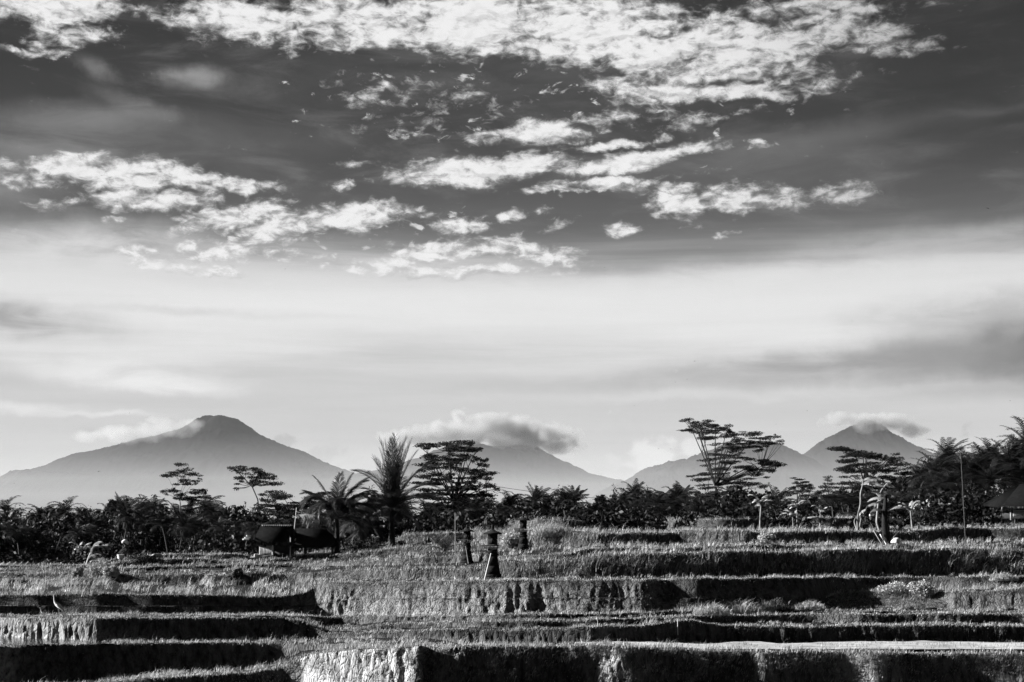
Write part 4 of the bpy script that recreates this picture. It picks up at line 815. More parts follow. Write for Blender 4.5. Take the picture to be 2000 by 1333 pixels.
# ================================================================== volcanoes
def volcano(name, xc, D0, left, right, seed):
    xs_l, ys_l = zip(*sorted(left)); xs_r, ys_r = zip(*sorted(right)); u = D0/F
    px = np.linspace(min(xs_l), max(xs_r), 620); tt = np.linspace(-1, 1, 150); tt = np.sign(tt)*abs(tt)**1.4
    Rm = max(xc-min(xs_l), max(xs_r)-xc)*u
    X = (px-xc)[None]*u+0*tt[:, None]; T = tt[:, None]*Rm+0*px[None]
    r = np.sqrt(X**2+(T*1.15)**2)
    hl = np.interp(xc-r/u, xs_l, ys_l, left=1030); hr = np.interp(xc+r/u, xs_r, ys_r, right=1030)
    w = .5*(1+X/(r+1e-6)); w = np.where(abs(T) < 1, (X > 0)*1.0, w)
    py = hl*(1-w)+hr*w
    Z = (SL(1000)-SL(1000))+np.vectorize(lambda q: q)(((HY-py)/F)*D0*1.0)
    a, b = ray(1000, py); Z = b*D0
    ang = np.arctan2(T, X); k = r/Rm
    gul = 1-2*abs(fbm(X/2300+seed+.25*T/1500, T/1500+seed, seed, 5, .58)); amp = np.minimum(1, r/(.25*Rm))*np.maximum(0, Z)*.10
    Z = Z+(gul-.72)*amp*np.minimum(1, abs(T)/(.03*Rm)) 
    Z = Z+fbm(X/26, T/26, seed+3, 2)*26*(Z > 150)+fbm(X/160, T/160, seed+5, 2)*46*(Z > 150)
    Z = np.maximum(Z, -140)
    Yw = D0+T; Xw = (px-1000)[None]*u+0*T
    V = np.stack([Xw, Yw, Z], -1); m, n = V.shape[:2]; i = (np.arange(m-1)[:, None]*n+np.arange(n-1)[None]).ravel()
    o = mesh('mountain', V.reshape(-1, 3), np.stack([i, i+1, i+n+1, i+n], -1), MAT['forest'], smooth=True)
    tag(o, kind='structure'); return o
volcano('a', 430, 27000, [(-600, 1020), (-300, 990), (-100, 968), (0, 944), (40, 926), (80, 922), (150, 893), (200, 880), (260, 865), (310, 853), (350, 840), (385, 819), (400, 813), (430, 812)], [(430, 812), (445, 813), (460, 820), (480, 830), (500, 845), (520, 855), (560, 873), (600, 886), (640, 905), (680, 922), (720, 935), (800, 960), (950, 1005), (1030, 1025)], 3)
volcano('b', 920, 31000, [(480, 1020), (600, 965), (680, 932), (715, 925), (745, 918), (800, 900), (850, 880), (885, 868), (920, 858)], [(920, 858), (940, 868), (965, 876), (1000, 874), (1040, 872), (1050, 874), (1075, 888), (1100, 902), (1140, 920), (1170, 932), (1215, 941), (1300, 970), (1400, 1005), (1500, 1025)], 7)
volcano('c', 1485, 22500, [(1080, 1020), (1180, 955), (1215, 940), (1232, 931), (1260, 915), (1300, 903), (1340, 896), (1370, 883), (1400, 875), (1440, 867), (1485, 861)], [(1485, 861), (1515, 863), (1535, 872), (1552, 884), (1568, 893), (1600, 910), (1700, 962), (1800, 1005), (1880, 1025)], 11)
volcano('d', 1692, 26500, [(1330, 1020), (1450, 960), (1530, 912), (1568, 889), (1590, 873), (1620, 853), (1640, 843), (1662, 833), (1692, 816)], [(1692, 816), (1710, 824), (1730, 837), (1755, 853), (1775, 865), (1800, 876), (1830, 890), (1900, 925), (2000, 960), (2150, 1005), (2250, 1025)], 13)
# ================================================================== clouds clinging to the summits
def cloud(px0, px1, alb, py1, D0, dens, seed, label, thick=1600, parts=None):
    c = []; u = D0/F; rg = np.random.default_rng(seed); mb = MB()
    bm_ = __import__('bmesh').new()
    parts = [(x, y, a*px1, b*px1*1.08) for (x, y, a, b) in parts]
    for (x, y, a, b) in parts:
        p = P(x, y, D0); 
        mat_ = mathutils.Matrix.Translation(p) @ mathutils.Matrix.Diagonal((a*u, min(thick, a*u)*.8, b*u, 1))
        __import__('bmesh').ops.create_icosphere(bm_, subdivisions=3, radius=1.0, matrix=mat_)
    me = bpy.data.meshes.new('cloud'); bm_.to_mesh(me); bm_.free()
    o = bpy.data.objects.new('cloud', me); COL.objects.link(o)
    rm = o.modifiers.new('remesh', 'REMESH'); rm.mode = 'VOXEL'; rm.voxel_size = 75
    def f(t, out):
        n = t.nodes; l = t.links
        g = n.new('ShaderNodeNewGeometry'); ns = n.new('ShaderNodeTexNoise'); ns.inputs['Scale'].default_value = 1/420.0; ns.inputs['Detail'].default_value = 6; ns.inputs['Roughness'].default_value = .62
        l.new(g.outputs['Position'], ns.inputs['Vector'])
        m = None
        for (x, y, a, b) in parts:
            p = P(x, y, D0); mp = n.new('ShaderNodeMapping'); mp.vector_type = 'TEXTURE'; l.new(g.outputs['Position'], mp.inputs[0]); mp.inputs['Location'].default_value = p
            mp.inputs['Scale'].default_value = (a*u, min(thick, a*u)*.8, b*u); ln = n.new('ShaderNodeVectorMath'); ln.operation = 'LENGTH'; l.new(mp.outputs[0], ln.inputs[0])
            if m is None: m = ln.outputs['Value']
            else:
                q = n.new('ShaderNodeMath'); q.operation = 'MINIMUM'; l.new(m, q.inputs[0]); l.new(ln.outputs['Value'], q.inputs[1]); m = q.outputs[0]
        a_ = n.new('ShaderNodeMath'); a_.operation = 'MULTIPLY_ADD'; l.new(ns.outputs[0], a_.inputs[0]); a_.inputs[1].default_value = 2.6; a_.inputs[2].default_value = -.55
        sb = n.new('ShaderNodeMath'); sb.operation = 'SUBTRACT'; l.new(a_.outputs[0], sb.inputs[0]); l.new(m, sb.inputs[1])
        mr = n.new('ShaderNodeMapRange'); mr.inputs['From Min'].default_value = 0; mr.inputs['From Max'].default_value = .5; mr.inputs['To Max'].default_value = dens; l.new(sb.outputs[0], mr.inputs[0])
        v = n.new('ShaderNodeVolumePrincipled'); v.inputs['Color'].default_value = (alb,)*3+(1,); v.inputs['Anisotropy'].default_value = .1; l.new(mr.outputs[0], v.inputs['Density']); l.new(v.outputs[0], out.inputs['Volume'])
    m_ = material('cloud_vapour', f); m_.cycles.volume_step_rate = .5; me.materials.append(m_)
    tag(o, label, 'cloud', kind='stuff')
cloud(0, 1.0, .72, 0, 25500, .0018, 1, 'pale cloud spilling over the left shoulder of the left volcano', parts=[(335, 838, 62, 20), (375, 828, 34, 12), (290, 845, 45, 22), (240, 850, 70, 20), (180, 852, 50, 14), (310, 822, 30, 12)])
cloud(0, 1.25, .6, 0, 30200, .0048, 2, 'long grey cloud lying across the hidden summit of the middle volcano', parts=[(970, 838, 90, 26), (1040, 852, 85, 26), (1090, 872, 50, 16), (900, 845, 90, 22), (820, 853, 80, 16), (965, 820, 40, 14), (1010, 866, 60, 14), (900, 815, 24, 14)])
cloud(0, 1.25, .64, 0, 25600, .0052, 3, 'small ragged cloud cap hanging on the top of the right-hand volcano', parts=[(1632, 823, 34, 16), (1690, 822, 46, 17), (1740, 828, 44, 18), (1780, 840, 34, 16), (1700, 836, 26, 12)])
# ================================================================== things on the terraces
def poly_roof(mb, a, b, c_, d_, th=.12):
    v = np.array([a, b, c_, d_], float); n = np.cross(v[1]-v[0], v[3]-v[0]); n /= np.linalg.norm(n); w = v-n*th
    mb.add(np.concatenate([v, w]), [[0, 1, 2, 3], [7, 6, 5, 4], [0, 4, 5, 1], [1, 5, 6, 2], [2, 6, 7, 3], [3, 7, 4, 0]])
def pole(name, p0, p1, r0, r1, mt, label=None, cat=None, parent=None, n=7, mid=None, group=None):
    p0 = np.array(p0, float); p1 = np.array(p1, float); m = (p0+p1)/2 if mid is None else np.array(mid)
    mb = MB(); base = p0 if parent is None else np.zeros(3)
    pts = np.array([p0, p0*.5+m*.5, m, m*.5+p1*.5, p1])-base
    mb.tube(pts, [r0, r0*.9+r1*.1, (r0+r1)/2, r0*.2+r1*.8, r1], n)
    o = mb.build(name, MAT[mt], parent, True, tuple(base) if parent is None else None)
    if label: tag(o, label, cat, group)
    return o
# --- thatched hut
dh = 96.0; u = dh/F
zf = P(540, 1101, dh)[2]; hx = (540-1000)*u
hut = empty('hut', (hx, dh, zf), 'small thatched field hut with a raised bamboo wall and platform', 'hut')
def hp(px, py, dy=0.0): q = P(px, py, dh); return (q[0]-hx, dy, q[2]-zf)
mb = MB()
ridge0, ridge1 = hp(509, 1026.5, .1), hp(572, 1027.5, .1)
poly_roof(mb, hp(497, 1062, -1.15), hp(578, 1062, -1.15), ridge1, ridge0, .14)
poly_roof(mb, ridge0, ridge1, hp(578, 1060, 1.5), hp(497, 1060, 1.5), .14)
poly_roof(mb, hp(497, 1062, -1.15), ridge0, (hp(497, 1060)[0], 1.5, hp(497, 1060)[2]), (hp(497, 1061)[0]-.02, .2, hp(497, 1061)[2]), .1)
poly_roof(mb, ridge1, hp(578, 1062, -1.15), (hp(578, 1061)[0]+.02, .2, hp(578, 1061)[2]), (hp(578, 1060)[0], 1.5, hp(578, 1060)[2]), .1)
rf = mb.build('roof', MAT['thatch'], hut)
rt = random.Random(4); V = []; 
mb = MB()
for k in range(150):   # ragged thatch ends along the eaves
    t = rt.random(); a = np.array(hp(496+83*t, 1061.5+rt.random()*1.5, -1.18-.04*rt.random())); mb.tube([a+[0, .1, .12], a+[rt.uniform(-.03, .05), -.03, -.08-.14*rt.random()]], [.018, .006], 4)
mb.build('eave_straw', MAT['thatch'], rf)
mb = MB()
for k in range(16): mb.tube([hp(512+3.7*k, 1025.8, .1), hp(513+3.7*k, 1027.9, .05)], [.045, .04], 5)
mb.build('ridge_tiles', MAT['sheet'], rf)
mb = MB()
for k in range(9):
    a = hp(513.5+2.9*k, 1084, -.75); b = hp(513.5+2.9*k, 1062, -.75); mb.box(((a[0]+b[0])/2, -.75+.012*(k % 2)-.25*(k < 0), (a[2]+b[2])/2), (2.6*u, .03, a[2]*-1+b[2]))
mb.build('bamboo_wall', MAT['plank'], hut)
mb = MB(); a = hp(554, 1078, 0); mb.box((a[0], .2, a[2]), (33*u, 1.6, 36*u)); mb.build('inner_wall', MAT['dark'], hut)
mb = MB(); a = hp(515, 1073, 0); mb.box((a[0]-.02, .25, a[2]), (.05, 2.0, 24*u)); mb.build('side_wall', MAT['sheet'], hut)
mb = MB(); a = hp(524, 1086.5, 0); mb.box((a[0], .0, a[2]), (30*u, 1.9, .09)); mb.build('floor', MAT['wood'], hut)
for (x, dy_, mt) in ((537, -.95, 'bamboo'), (512.5, -.95, 'bamboo'), (571, -1.0, 'bamboo'), (512.5, 1.0, 'wood'), (571, 1.2, 'wood')):
    a, b = hp(x, 1108, dy_), hp(x+(1 if x == 571 else 0), 1058 if x != 571 else 1050, dy_); pole('post', a, b, .045, .035, mt, parent=hut)
pole('rail', hp(494, 1089, -1.0), hp(537, 1084.5, -1.0), .05, .04, 'bamboo', parent=hut)
pole('rail', hp(502, 1084, -1.05), hp(514, 1084.5, -.9), .09, .08, 'bamboo', parent=hut)
for (x0, x1, y) in ((487, 492.5, 1046.5), (483.5, 492, 1050.3), (480, 489, 1053.2)):
    pole('rafter_end', hp(x0, y, -1.0), hp(x1, y, -.6), .05, .05, 'white', parent=hut)
# --- open shelter to its right
zs = P(600, 1098, dh)[2]; sx = (610-1000)*u
sh = empty('open_shelter', (sx, dh+.6, zs), 'open-sided black shelter roof on thick posts beside the hut', 'shelter')
def sp(px, py, dy=0.0): q = P(px, py, dh); return (q[0]-sx, dy, q[2]-zs)
mb = MB(); r0_, r1_ = sp(577, 1032, .4), sp(634, 1034, .4)
poly_roof(mb, sp(570, 1068, -1.0), sp(655, 1066, -1.0), r1_, r0_, .12); poly_roof(mb, r0_, r1_, (sp(655, 1064)[0], 2.2, sp(655, 1064)[2]), (sp(570, 1064)[0], 2.2, sp(570, 1064)[2]), .12)
poly_roof(mb, sp(570, 1068, -1.0), r0_, (sp(570, 1064)[0], 2.2, sp(570, 1064)[2]), (sp(570, 1066)[0], .6, sp(570, 1066)[2]), .08)
poly_roof(mb, r1_, sp(655, 1066, -1.0), (sp(655, 1064)[0], .6, sp(655, 1066)[2]), (sp(655, 1064)[0], 2.2, sp(655, 1064)[2]), .08)
mb.build('roof', MAT['thatch'], sh)
pole('post', sp(598, 1104, -.7), sp(598, 1062, -.7), .10, .09, 'wood', parent=sh); pole('post', sp(650, 1102, -.8), sp(651, 1062, -.8), .07, .06, 'wood', parent=sh)
pole('post', sp(583, 1104, 1.9), sp(583, 1062, 1.9), .06, .06, 'wood', parent=sh); pole('post', sp(648, 1104, 1.9), sp(648, 1062, 1.9), .06, .06, 'wood', parent=sh)
pole('brace', sp(573, 1060, -.9), sp(596, 1067, -.8), .05, .045, 'bamboo', parent=sh); pole('brace', sp(575, 1060, -.9), sp(579, 1052, -.9), .035, .03, 'bamboo', parent=sh)
q = at_d(574, 97.5); mb = MB(); 
pole('bamboo_pole', (q[0], q[1], P(573, 1060, 97.5)[2]-1.2), P(579, 992, 97.5), .035, .022, 'bamboo', 'thin pale bamboo pole standing up behind the roofs of hut and shelter', 'pole')
# hanging dead frond
V = []; rgh = np.random.default_rng(5); b0 = np.array(P(577, 1008, 97)); pts = frond_pts((0, 0, 0), 0.0, .25, 2.6, 1.3, .2, 12)
frond(V, pts, 60, .75, .06, 1.3, rgh, .1); Vl = np.concatenate(V); n = len(Vl)//5; Ql = np.arange(n)[:, None]*5; mbf = MB(); mbf.tube(pts, np.linspace(.04, .01, 13), 5)
fr_ = mesh('palm_frond', np.concatenate([Vl]+mbf.v), [Ql+np.array([[0, 1, 2, 4]]), Ql+np.array([[4, 2, 3]])]+[np.concatenate(f)+len(Vl) for f in mbf.q.values()], MAT['banana'], loc=tuple(b0))
tag(fr_, 'dry palm frond arching off the bamboo pole over the shelter roof', 'palm frond')
# pale board
tb = empty('lean_to', P(634, 1068, 99), 'pale slanting sheet roof of a low lean-to under the shorter young palm', 'lean-to')
def tp_(px, py, dy=0): a = P(px, py, 99); b = P(634, 1068, 99); return (a[0]-b[0], dy, a[2]-b[2])
mb = MB(); poly_roof(mb, tp_(620, 1068, -.5), tp_(650, 1067, -.5), tp_(651, 1060, .6), tp_(630, 1064, .6), .05); mb.build('roof', MAT['sheet'], tb)
for (x, dy_) in ((623, -.4), (649, -.4), (651, .5), (632, .5)): pole('post', tp_(x, 1084, dy_), tp_(x, 1066.5, dy_), .03, .03, 'wood', parent=tb)
# --- thatched hut at the right edge
dr = 104.0; u = dr/F; zr = P(1980, 1011, dr)[2]-.3; rx = (1985-1000)*u
rh = empty('thatched_house', (rx, dr, zr), 'thatched house at the right edge with pale lattice wall', 'house')
def rp(px, py, dy=0.0): q = P(px, py, dr); return (q[0]-rx, dy, q[2]-zr)
mb = MB(); g0, g1 = rp(2000, 945, .8), rp(2060, 943, .8)
poly_roof(mb, rp(1944, 990, -1.2), rp(2100, 988, -1.2), g1, g0, .25); poly_roof(mb, g0, g1, (rp(2100, 986)[0], 3.2, rp(2100, 986)[2]), (rp(1944, 986)[0], 3.2, rp(1944, 986)[2]), .25)
poly_roof(mb, rp(1944, 990, -1.2), g0, (rp(1944, 986)[0], 3.2, rp(1944, 986)[2]), (rp(1944, 988)[0], 1, rp(1944, 988)[2]), .2)
rf = mb.build('roof', MAT['thatch'], rh); mb = MB(); rt = random.Random(8)
for k in range(330):
    t = rt.random(); e = rt.random(); a = np.array(rp(1946+56*t, 991-14*t*e*1.4, -1.22+.9*t*e)); mb.tube([a, a+[rt.uniform(-.1, .14), -.05, -.12-.22*rt.random()]], [.03, .008], 4)
mb.build('eave_straw', MAT['banana'], rf)
mb = MB(); a = rp(2030, 1000, 0); mb.box((a[0], .9, a[2]), (110*u, 2.6, 26*u)); mb.build('wall', MAT['dark'], rh)
mb = MB()
for j in range(4): a = rp(1974, 997.6+3.1*j, -.5); b = rp(2045, 997.6+3.1*j, -.5); mb.tube([a, b], [.022, .022], 5)
for k in range(30): a = rp(1975+2.4*k, 1009, -.47); b = rp(1975+2.4*k, 996.5, -.47); mb.tube([a, b], [.016, .016], 4)
mb.build('lattice', MAT['white'], rh)
pole('post', rp(1968, 1016, -.7), rp(1968, 985, -.7), .07, .06, 'barkp', parent=rh); pole('post', rp(2050, 1016, -.7), rp(2050, 985, -.7), .07, .06, 'wood', parent=rh)
# --- sheet roof at the left edge
ds = 104.0; gx = (25-1000)/F*ds; zg = P(0, 1112, ds)[2]-.4
sr = empty('low_shed', (gx, ds, zg), 'low shed with a grey ribbed sheet roof at the left edge of the field', 'shed')
def gp(px, py, dy=0.0): q = P(px, py, ds); return (q[0]-gx, dy, q[2]-zg)
mb = MB(); poly_roof(mb, gp(-60, 1110.5, -1.2), gp(60, 1109.5, -1.2), gp(46, 1100.5, 1.4), gp(-70, 1101.5, 1.4), .05); rf = mb.build('roof', MAT['sheet'], sr)
for k in range(10):
    a = np.array(gp(-56+12.4*k, 1109.9, -1.22)); b = np.array(gp(-66+12.0*k, 1100.6, 1.42)); mb = MB(); mb.tube([a+[0, 0, .05], b+[0, 0, .05]], [.03, .03], 5); mb.build('rib', MAT['bamboo'], rf)
for (x, dy_) in ((59, -1.1), (-55, -1.1), (46, 1.3), (-60, 1.3)): pole('post', gp(x, 1121, dy_), gp(x, 1106 if dy_ < 0 else 1102, dy_), .04, .04, 'wood', parent=sr)
mb = MB(); a = gp(-5, 1112, 0); mb.box((a[0], .1, a[2]-.25), (3.6, 2.0, .7)); mb.build('wall', MAT['dark'], sr)
# --- shrines
def shrine(px, pyb, d_, sc, label, lower=True, taper=True):
    b = P(px, pyb, d_); r = empty('shrine', b, label, 'shrine', 'stone shrines on the terraces'); u_ = d_/F*sc
    def z(v): return (1132-v)*u_
    mb = MB()
    for (y0, y1, w0, w1) in ((1134, 1127, 40, 38), (1127, 1122, 34, 33), (1122, 1106, 30, 25), (1106, 1088, 24, 19), (1088, 1083, 22, 22), (1083, 1074, 18, 20)):
        mb.box((0, 0, (z(y0)+z(y1))/2), (w0*u_, w0*u_*.9, z(y1)-z(y0)+.004), taper=w1/w0)
    mb.build('plinth', MAT['stone'], r)
    mb = MB(); mb.box((-2*u_, 0, z(1072)), (27*u_, 22*u_, 2.4*u_)); mb.box((-6*u_, 0, z(1068)), (38*u_, 20*u_, 1.6*u_)); sh_ = mb.build('offering_shelf', MAT['stone'], r)
    mb = MB(); mb.tube([(-25*u_, -10*u_, z(1067)), (3*u_, -10.5*u_, z(1066.4))], [.7*u_, .6*u_], 5); mb.build('rail', MAT['sheet'], sh_)
    mb = MB(); mb.box((0, 0, z(1060)), (18*u_, 16*u_, 13*u_)); mb.box((0, 0, z(1050)), (19.5*u_, 17*u_, 8*u_), taper=.96)
    mb.box((0, -8.2*u_, z(1058)), (7*u_, 1.2*u_, 9*u_)); mb.build('body', MAT['stone'], r)
    mb = MB()
    for (y, w) in ((1045.3, 37), (1044, 34.5)): mb.box((0, 0, z(y)), (w*u_, w*.9*u_, 1.2*u_))
    n = 8; prof = [(1043.4, 34), (1041.8, 26), (1040, 18), (1038.3, 11), (1037, 7)]
    for (ya, wa_), (yb, wb_) in zip(prof[:-1], prof[1:]): mb.box((0, 0, (z(ya)+z(yb))/2), (wa_*u_, wa_*.9*u_, z(yb)-z(ya)), taper=wb_/wa_)
    rf_ = mb.build('roof', MAT['stone'], r)
    mb = MB(); mb.tube([(0, 0, z(1037.2)), (0, 0, z(1034)), (0, 0, z(1031)), (0, 0, z(1028.5)), (0, 0, z(1027.5))], [2.6*u_, 3.1*u_, 2.4*u_, 2.9*u_, .6*u_], 8); mb.build('finial', MAT['stone'], rf_)
    return r
dA, zA = hit(962, 1132); dA = max(dA, 68)
shrine(962, 1132, dA, 1.0, 'nearest and largest dark stone shrine, with a white bamboo stick leaning on it')
dB = hit(912, 1102)[0]; shrine(912, 1103, dB, .73, 'second stone shrine, just left of and behind the largest one')
dC = hit(1022, 1080)[0]; shrine(1022, 1082, dC, .74, 'farthest stone shrine, half sunk in the grass hump to the right')
pole('bamboo_stick', P(946, 1134, dA-.7), P(959, 1081, dA-.35), .028, .022, 'white', 'long white bamboo stick leaning against the largest shrine', 'stick')
pole('bamboo_stick', P(915, 1101, dB-.6), P(909.5, 1067, dB-.45), .03, .02, 'sheet', 'grey bamboo stick leaning against the second shrine', 'stick')
# --- poles
pole('pole', at_d(1878, 82, .4), P(1876.5, 884, 82), .035, .022, 'wood', 'tall thin dark pole rising in front of the right-hand palm grove', 'pole')
pole('pole', at_d(891, 84, .3), P(889, 1003, 84), .035, .02, 'barkp', 'thin upright bamboo pole left of the second shrine', 'pole')
pole('stake', (P(1324, 1250, 64)[0], 64, P(1324, 1254, 64)[2]), P(1323.5, 1209, 64), .022, .016, 'bamboo', 'single pale stake standing at the edge of the pale silt strip', 'stake')
# --- cable
pa, pb_, pm = np.array(P(860, 930, 165)), np.array(P(1860, 908, 165)), None
t = np.linspace(0, 1, 60); pts = pa[None]*(1-t[:, None])+pb_[None]*t[:, None]; sag = (pts[:, 2]-P(1300, 978, 165)[2]); pts[:, 2] -= 4*t*(1-t)*(P(1360, 919, 165)[2]-P(1360, 978, 165)[2])
mb = MB(); mb.tube(pts-pa, .028, 5); tag(mb.build('power_cable', MAT['dark'], None, True, tuple(pa)), 'sagging black power cable strung above the tree line', 'cable')
# --- rocks, sacks
def rock(name, px, py, w, h, mt, label, cat, dpt=None, seed=0, dist=None):
    d_, z_ = hit(px, py) if dist is None else (dist, 0); b = P(px, py, d_); u_ = d_/F
    bm = __import__('bmesh').new(); __import__('bmesh').ops.create_icosphere(bm, subdivisions=3, radius=1)
    for v in bm.verts:
        c_ = v.co; k = 1+.5*float(vn(c_.x*1.3+seed, c_.y*1.3+c_.z*1.7, seed)); v.co = mathutils.Vector((c_.x*w*u_/2*k, c_.y*w*u_/2*.8*k, max(-.25, c_.z)*h*u_*k))
    me = bpy.data.meshes.new(name); bm.to_mesh(me); bm.free(); me.materials.append(MAT[mt]); o = bpy.data.objects.new(name, me); COL.objects.link(o); o.location = b
    for p_ in me.polygons: p_.use_smooth = True
    return tag(o, label, cat)
rock('rock', 936, 1132.5, 10, 4.5, 'rock', 'small pale rock on the terrace edge left of the white bamboo stick', 'rock', seed=3)
rock('tarpaulin', 306, 1091, 24, 9, 'sheet', 'pale rounded tarpaulin mound on the upper left terrace', 'tarpaulin', seed=6)
rock('sack', 1750, 1059, 18, 8.5, 'white', 'white stuffed sack lying in the grass right of the thick bare trunk', 'sack', seed=9, dist=84)
rock('plastic_sheet', 1588, 1012, 22, 3, 'sheet', 'pale flat plastic sheet at the foot of the small banana plants', 'plastic sheet', seed=12, dist=108)
# --- bucket and farmer
df = hit(238, 1091)[0]+.1; uf = df/F
b = P(235.5, 1092, df); bk_ = empty('bucket', b, 'white bucket standing on the upper left terrace beside the crouching person', 'bucket')
mb = MB(); mb.tube([(0, 0, 0), (0, 0, 4*uf), (0, 0, 8.2*uf)], [5.6*uf, 6.4*uf, 7.2*uf], 16); mb.build('body', MAT['white'], bk_, True)
mb = MB(); th_ = np.linspace(0, math.pi, 9); mb.tube(np.stack([-7*uf*np.cos(th_), 0*th_, 8*uf+4.5*uf*np.sin(th_)], -1), .012, 5); mb.build('handle', MAT['wood'], bk_)
def person(px, pyb, d_, label):
    b = P(px, pyb, d_); root = empty('person', b, label, 'person')
    J = dict(pel=(.05, 0, .38), sp=(-.02, 0, .58), ch=(-.14, 0, .78), nk=(-.22, 0, .90), hd=(-.27, 0, .99), hd2=(-.29, 0, 1.10),
             kl=(-.28, -.14, .50), al=(-.10, -.15, .08), tl=(-.28, -.16, .04), kr=(-.26, .14, .48), ar=(-.08, .15, .08), tr_=(-.26, .16, .04),
             sl=(-.16, -.17, .80), el=(-.34, -.22, .60), wl=(-.52, -.16, .46), sr=(-.16, .17, .80), er=(-.34, .22, .58), wr=(-.52, .14, .44))
    rad = dict(pel=.15, sp=.13, ch=.14, nk=.055, hd=.085, hd2=.08, kl=.075, al=.045, tl=.035, kr=.075, ar=.045, tr_=.035, sl=.06, el=.045, wl=.03, sr=.06, er=.045, wr=.03)
    E = [('pel', 'sp'), ('sp', 'ch'), ('ch', 'nk'), ('nk', 'hd'), ('hd', 'hd2'), ('pel', 'kl'), ('kl', 'al'), ('al', 'tl'), ('pel', 'kr'), ('kr', 'ar'), ('ar', 'tr_'), ('ch', 'sl'), ('sl', 'el'), ('el', 'wl'), ('ch', 'sr'), ('sr', 'er'), ('er', 'wr')]
    ks = list(J); vs = [J[k] for k in ks]; rs = [rad[k] for k in ks]; es = [(ks.index(a), ks.index(c_)) for a, c_ in E]
    for wk in ('wl', 'wr'):
        w = np.array(J[wk]); wi = ks.index(wk); vs.append(tuple(w+[-.05, 0, -.03])); rs.append(.026); pi_ = len(vs)-1; es.append((wi, pi_))
        for f_ in range(5):
            o_ = (f_-2)*.018; l1 = (.035, .045, .05, .045, .035)[f_]; st_ = pi_ if f_ < 4 else wi
            vs.append(tuple(w+[-.05-l1, o_, -.05])); rs.append(.009); es.append((st_, len(vs)-1)); vs.append(tuple(w+[-.06-l1*1.4, o_*1.2, -.085])); rs.append(.008); es.append((len(vs)-2, len(vs)-1))
    me = bpy.data.meshes.new('body'); me.from_pydata(vs, es, []); o = bpy.data.objects.new('body', me); COL.objects.link(o); o.parent = root
    m_ = o.modifiers.new('s', 'SKIN'); 
    for i, v in enumerate(me.skin_vertices[0].data): v.radius = (rs[i], rs[i]); v.use_root = (i == 0)
    o.modifiers.new('u', 'SUBSURF').levels = 2; o.modifiers['u'].render_levels = 2; me.materials.append(MAT['dark'])
    mb = MB(); th_ = np.linspace(0, 1, 7)   # pale scarf over head and shoulders
    mb.tube([(-.40, 0, 1.02), (-.36, 0, 1.10), (-.28, 0, 1.16), (-.18, 0, 1.14), (-.08, 0, 1.04), (-.03, 0, .94)], [.05, .105, .125, .125, .10, .04], 12); mb.build('headscarf', MAT['white'], root, True)
    return root
person(250, 1092.5, df+.4, 'person crouching in dark clothes and a white headscarf behind the white bucket')
# --- egrets
def egret(px, py, d_, sc, label, name='egret', pale='feather'):
    b = P(px, py, d_); root = empty(name, b, label, 'bird')
    body = [(.34, .30), (.22, .42), (.05, .56), (-.10, .68), (-.19, .78), (-.235, .92), (-.25, 1.06), (-.275, 1.18), (-.30, 1.27), (-.345, 1.30), (-.39, 1.285)]
    rr = [.012, .06, .115, .10, .055, .032, .028, .027, .034, .036, .018]
    mb = MB(); mb.tube(np.array([(x, 0, z) for x, z in body])*sc*.62, np.array(rr)*sc*.62, 12, flat=.8); mb.build('body', MAT[pale], root, True)
    mb = MB(); mb.tube(np.array([(-.385, 0, 1.285), (-.50, 0, 1.265)])*sc*.62, np.array([.014, .003])*sc*.62, 6); mb.build('bill', MAT['bill'], root)
    for s_ in (-1, 1):
        mb = MB(); mb.tube(np.array([(.02, .04*s_, .50), (.05, .045*s_, .26), (.0, .05*s_, .0), (-.05, .05*s_, -.01)])*sc*.62, np.array([.02, .011, .012, .008])*sc*.62, 6); mb.build('leg', MAT['bill'], root)
    mb = MB(); mb.tube(np.array([(.36, -.05, .29), (.2, -.09, .45), (.0, -.10, .60), (-.09, -.08, .67)])*sc*.62, np.array([.015, .055, .07, .03])*sc*.62, 8, flat=.5); mb.build('wing', MAT[pale], root, True)
    return root
dE = hit(113, 1205)[0]+.1
egret(113, 1206, dE, 1.42, 'large white egret with its long neck stretched up, on the left terrace edge')
egret(82, 1205, dE, .50, 'small white egret crouching left of the large egret')
egret(1137, 1259, 62.3, .32, 'tiny white bird standing on the near edge of the pale silt strip', 'small_bird')
# --- flying birds
BIRDS = [(1929, 407, 9, 'dark bird gliding alone high in the right of the sky'), (1357, 706, 6, 'uppermost of the three small birds right of centre above the tree line'), (1342, 741, 6, 'middle one of the three small birds right of centre'), (1319, 747, 5, 'lowest of the three small birds right of centre'),
 (1239, 793, 4, 'tiny bird over the gap between the middle volcanoes'), (1577, 803, 4, 'tiny bird in the sky left of the right-hand summit cloud'), (1689, 828, 6, 'dark bird in front of the right-hand summit cloud'), (1286, 877, 5, 'left bird of the pair flying before the pale cumulus'), (1310, 877, 4, 'right bird of the pair flying before the pale cumulus'),
 (1516, 829, 5, 'small bird just above the tip of the tallest umbrella tree'), (253, 807, 5, 'dark bird above the cloud of the left volcano'), (380, 825, 4, 'tiny bird against the cloud edge beside the left summit'), (193, 921, 8, 'bird crossing the lower left slope of the left volcano'), (28, 945, 5, 'bird at the far left over the foot of the volcano'),
 (529, 918, 4, 'tiny bird right of the crooked umbrella tree'), (1181, 523, 4, 'faint bird high over the middle of the scene'), (557, 526, 4, 'tiny bird high above the left volcano'), (1973, 783, 4, 'tiny bird above the tallest palms at the right edge')]
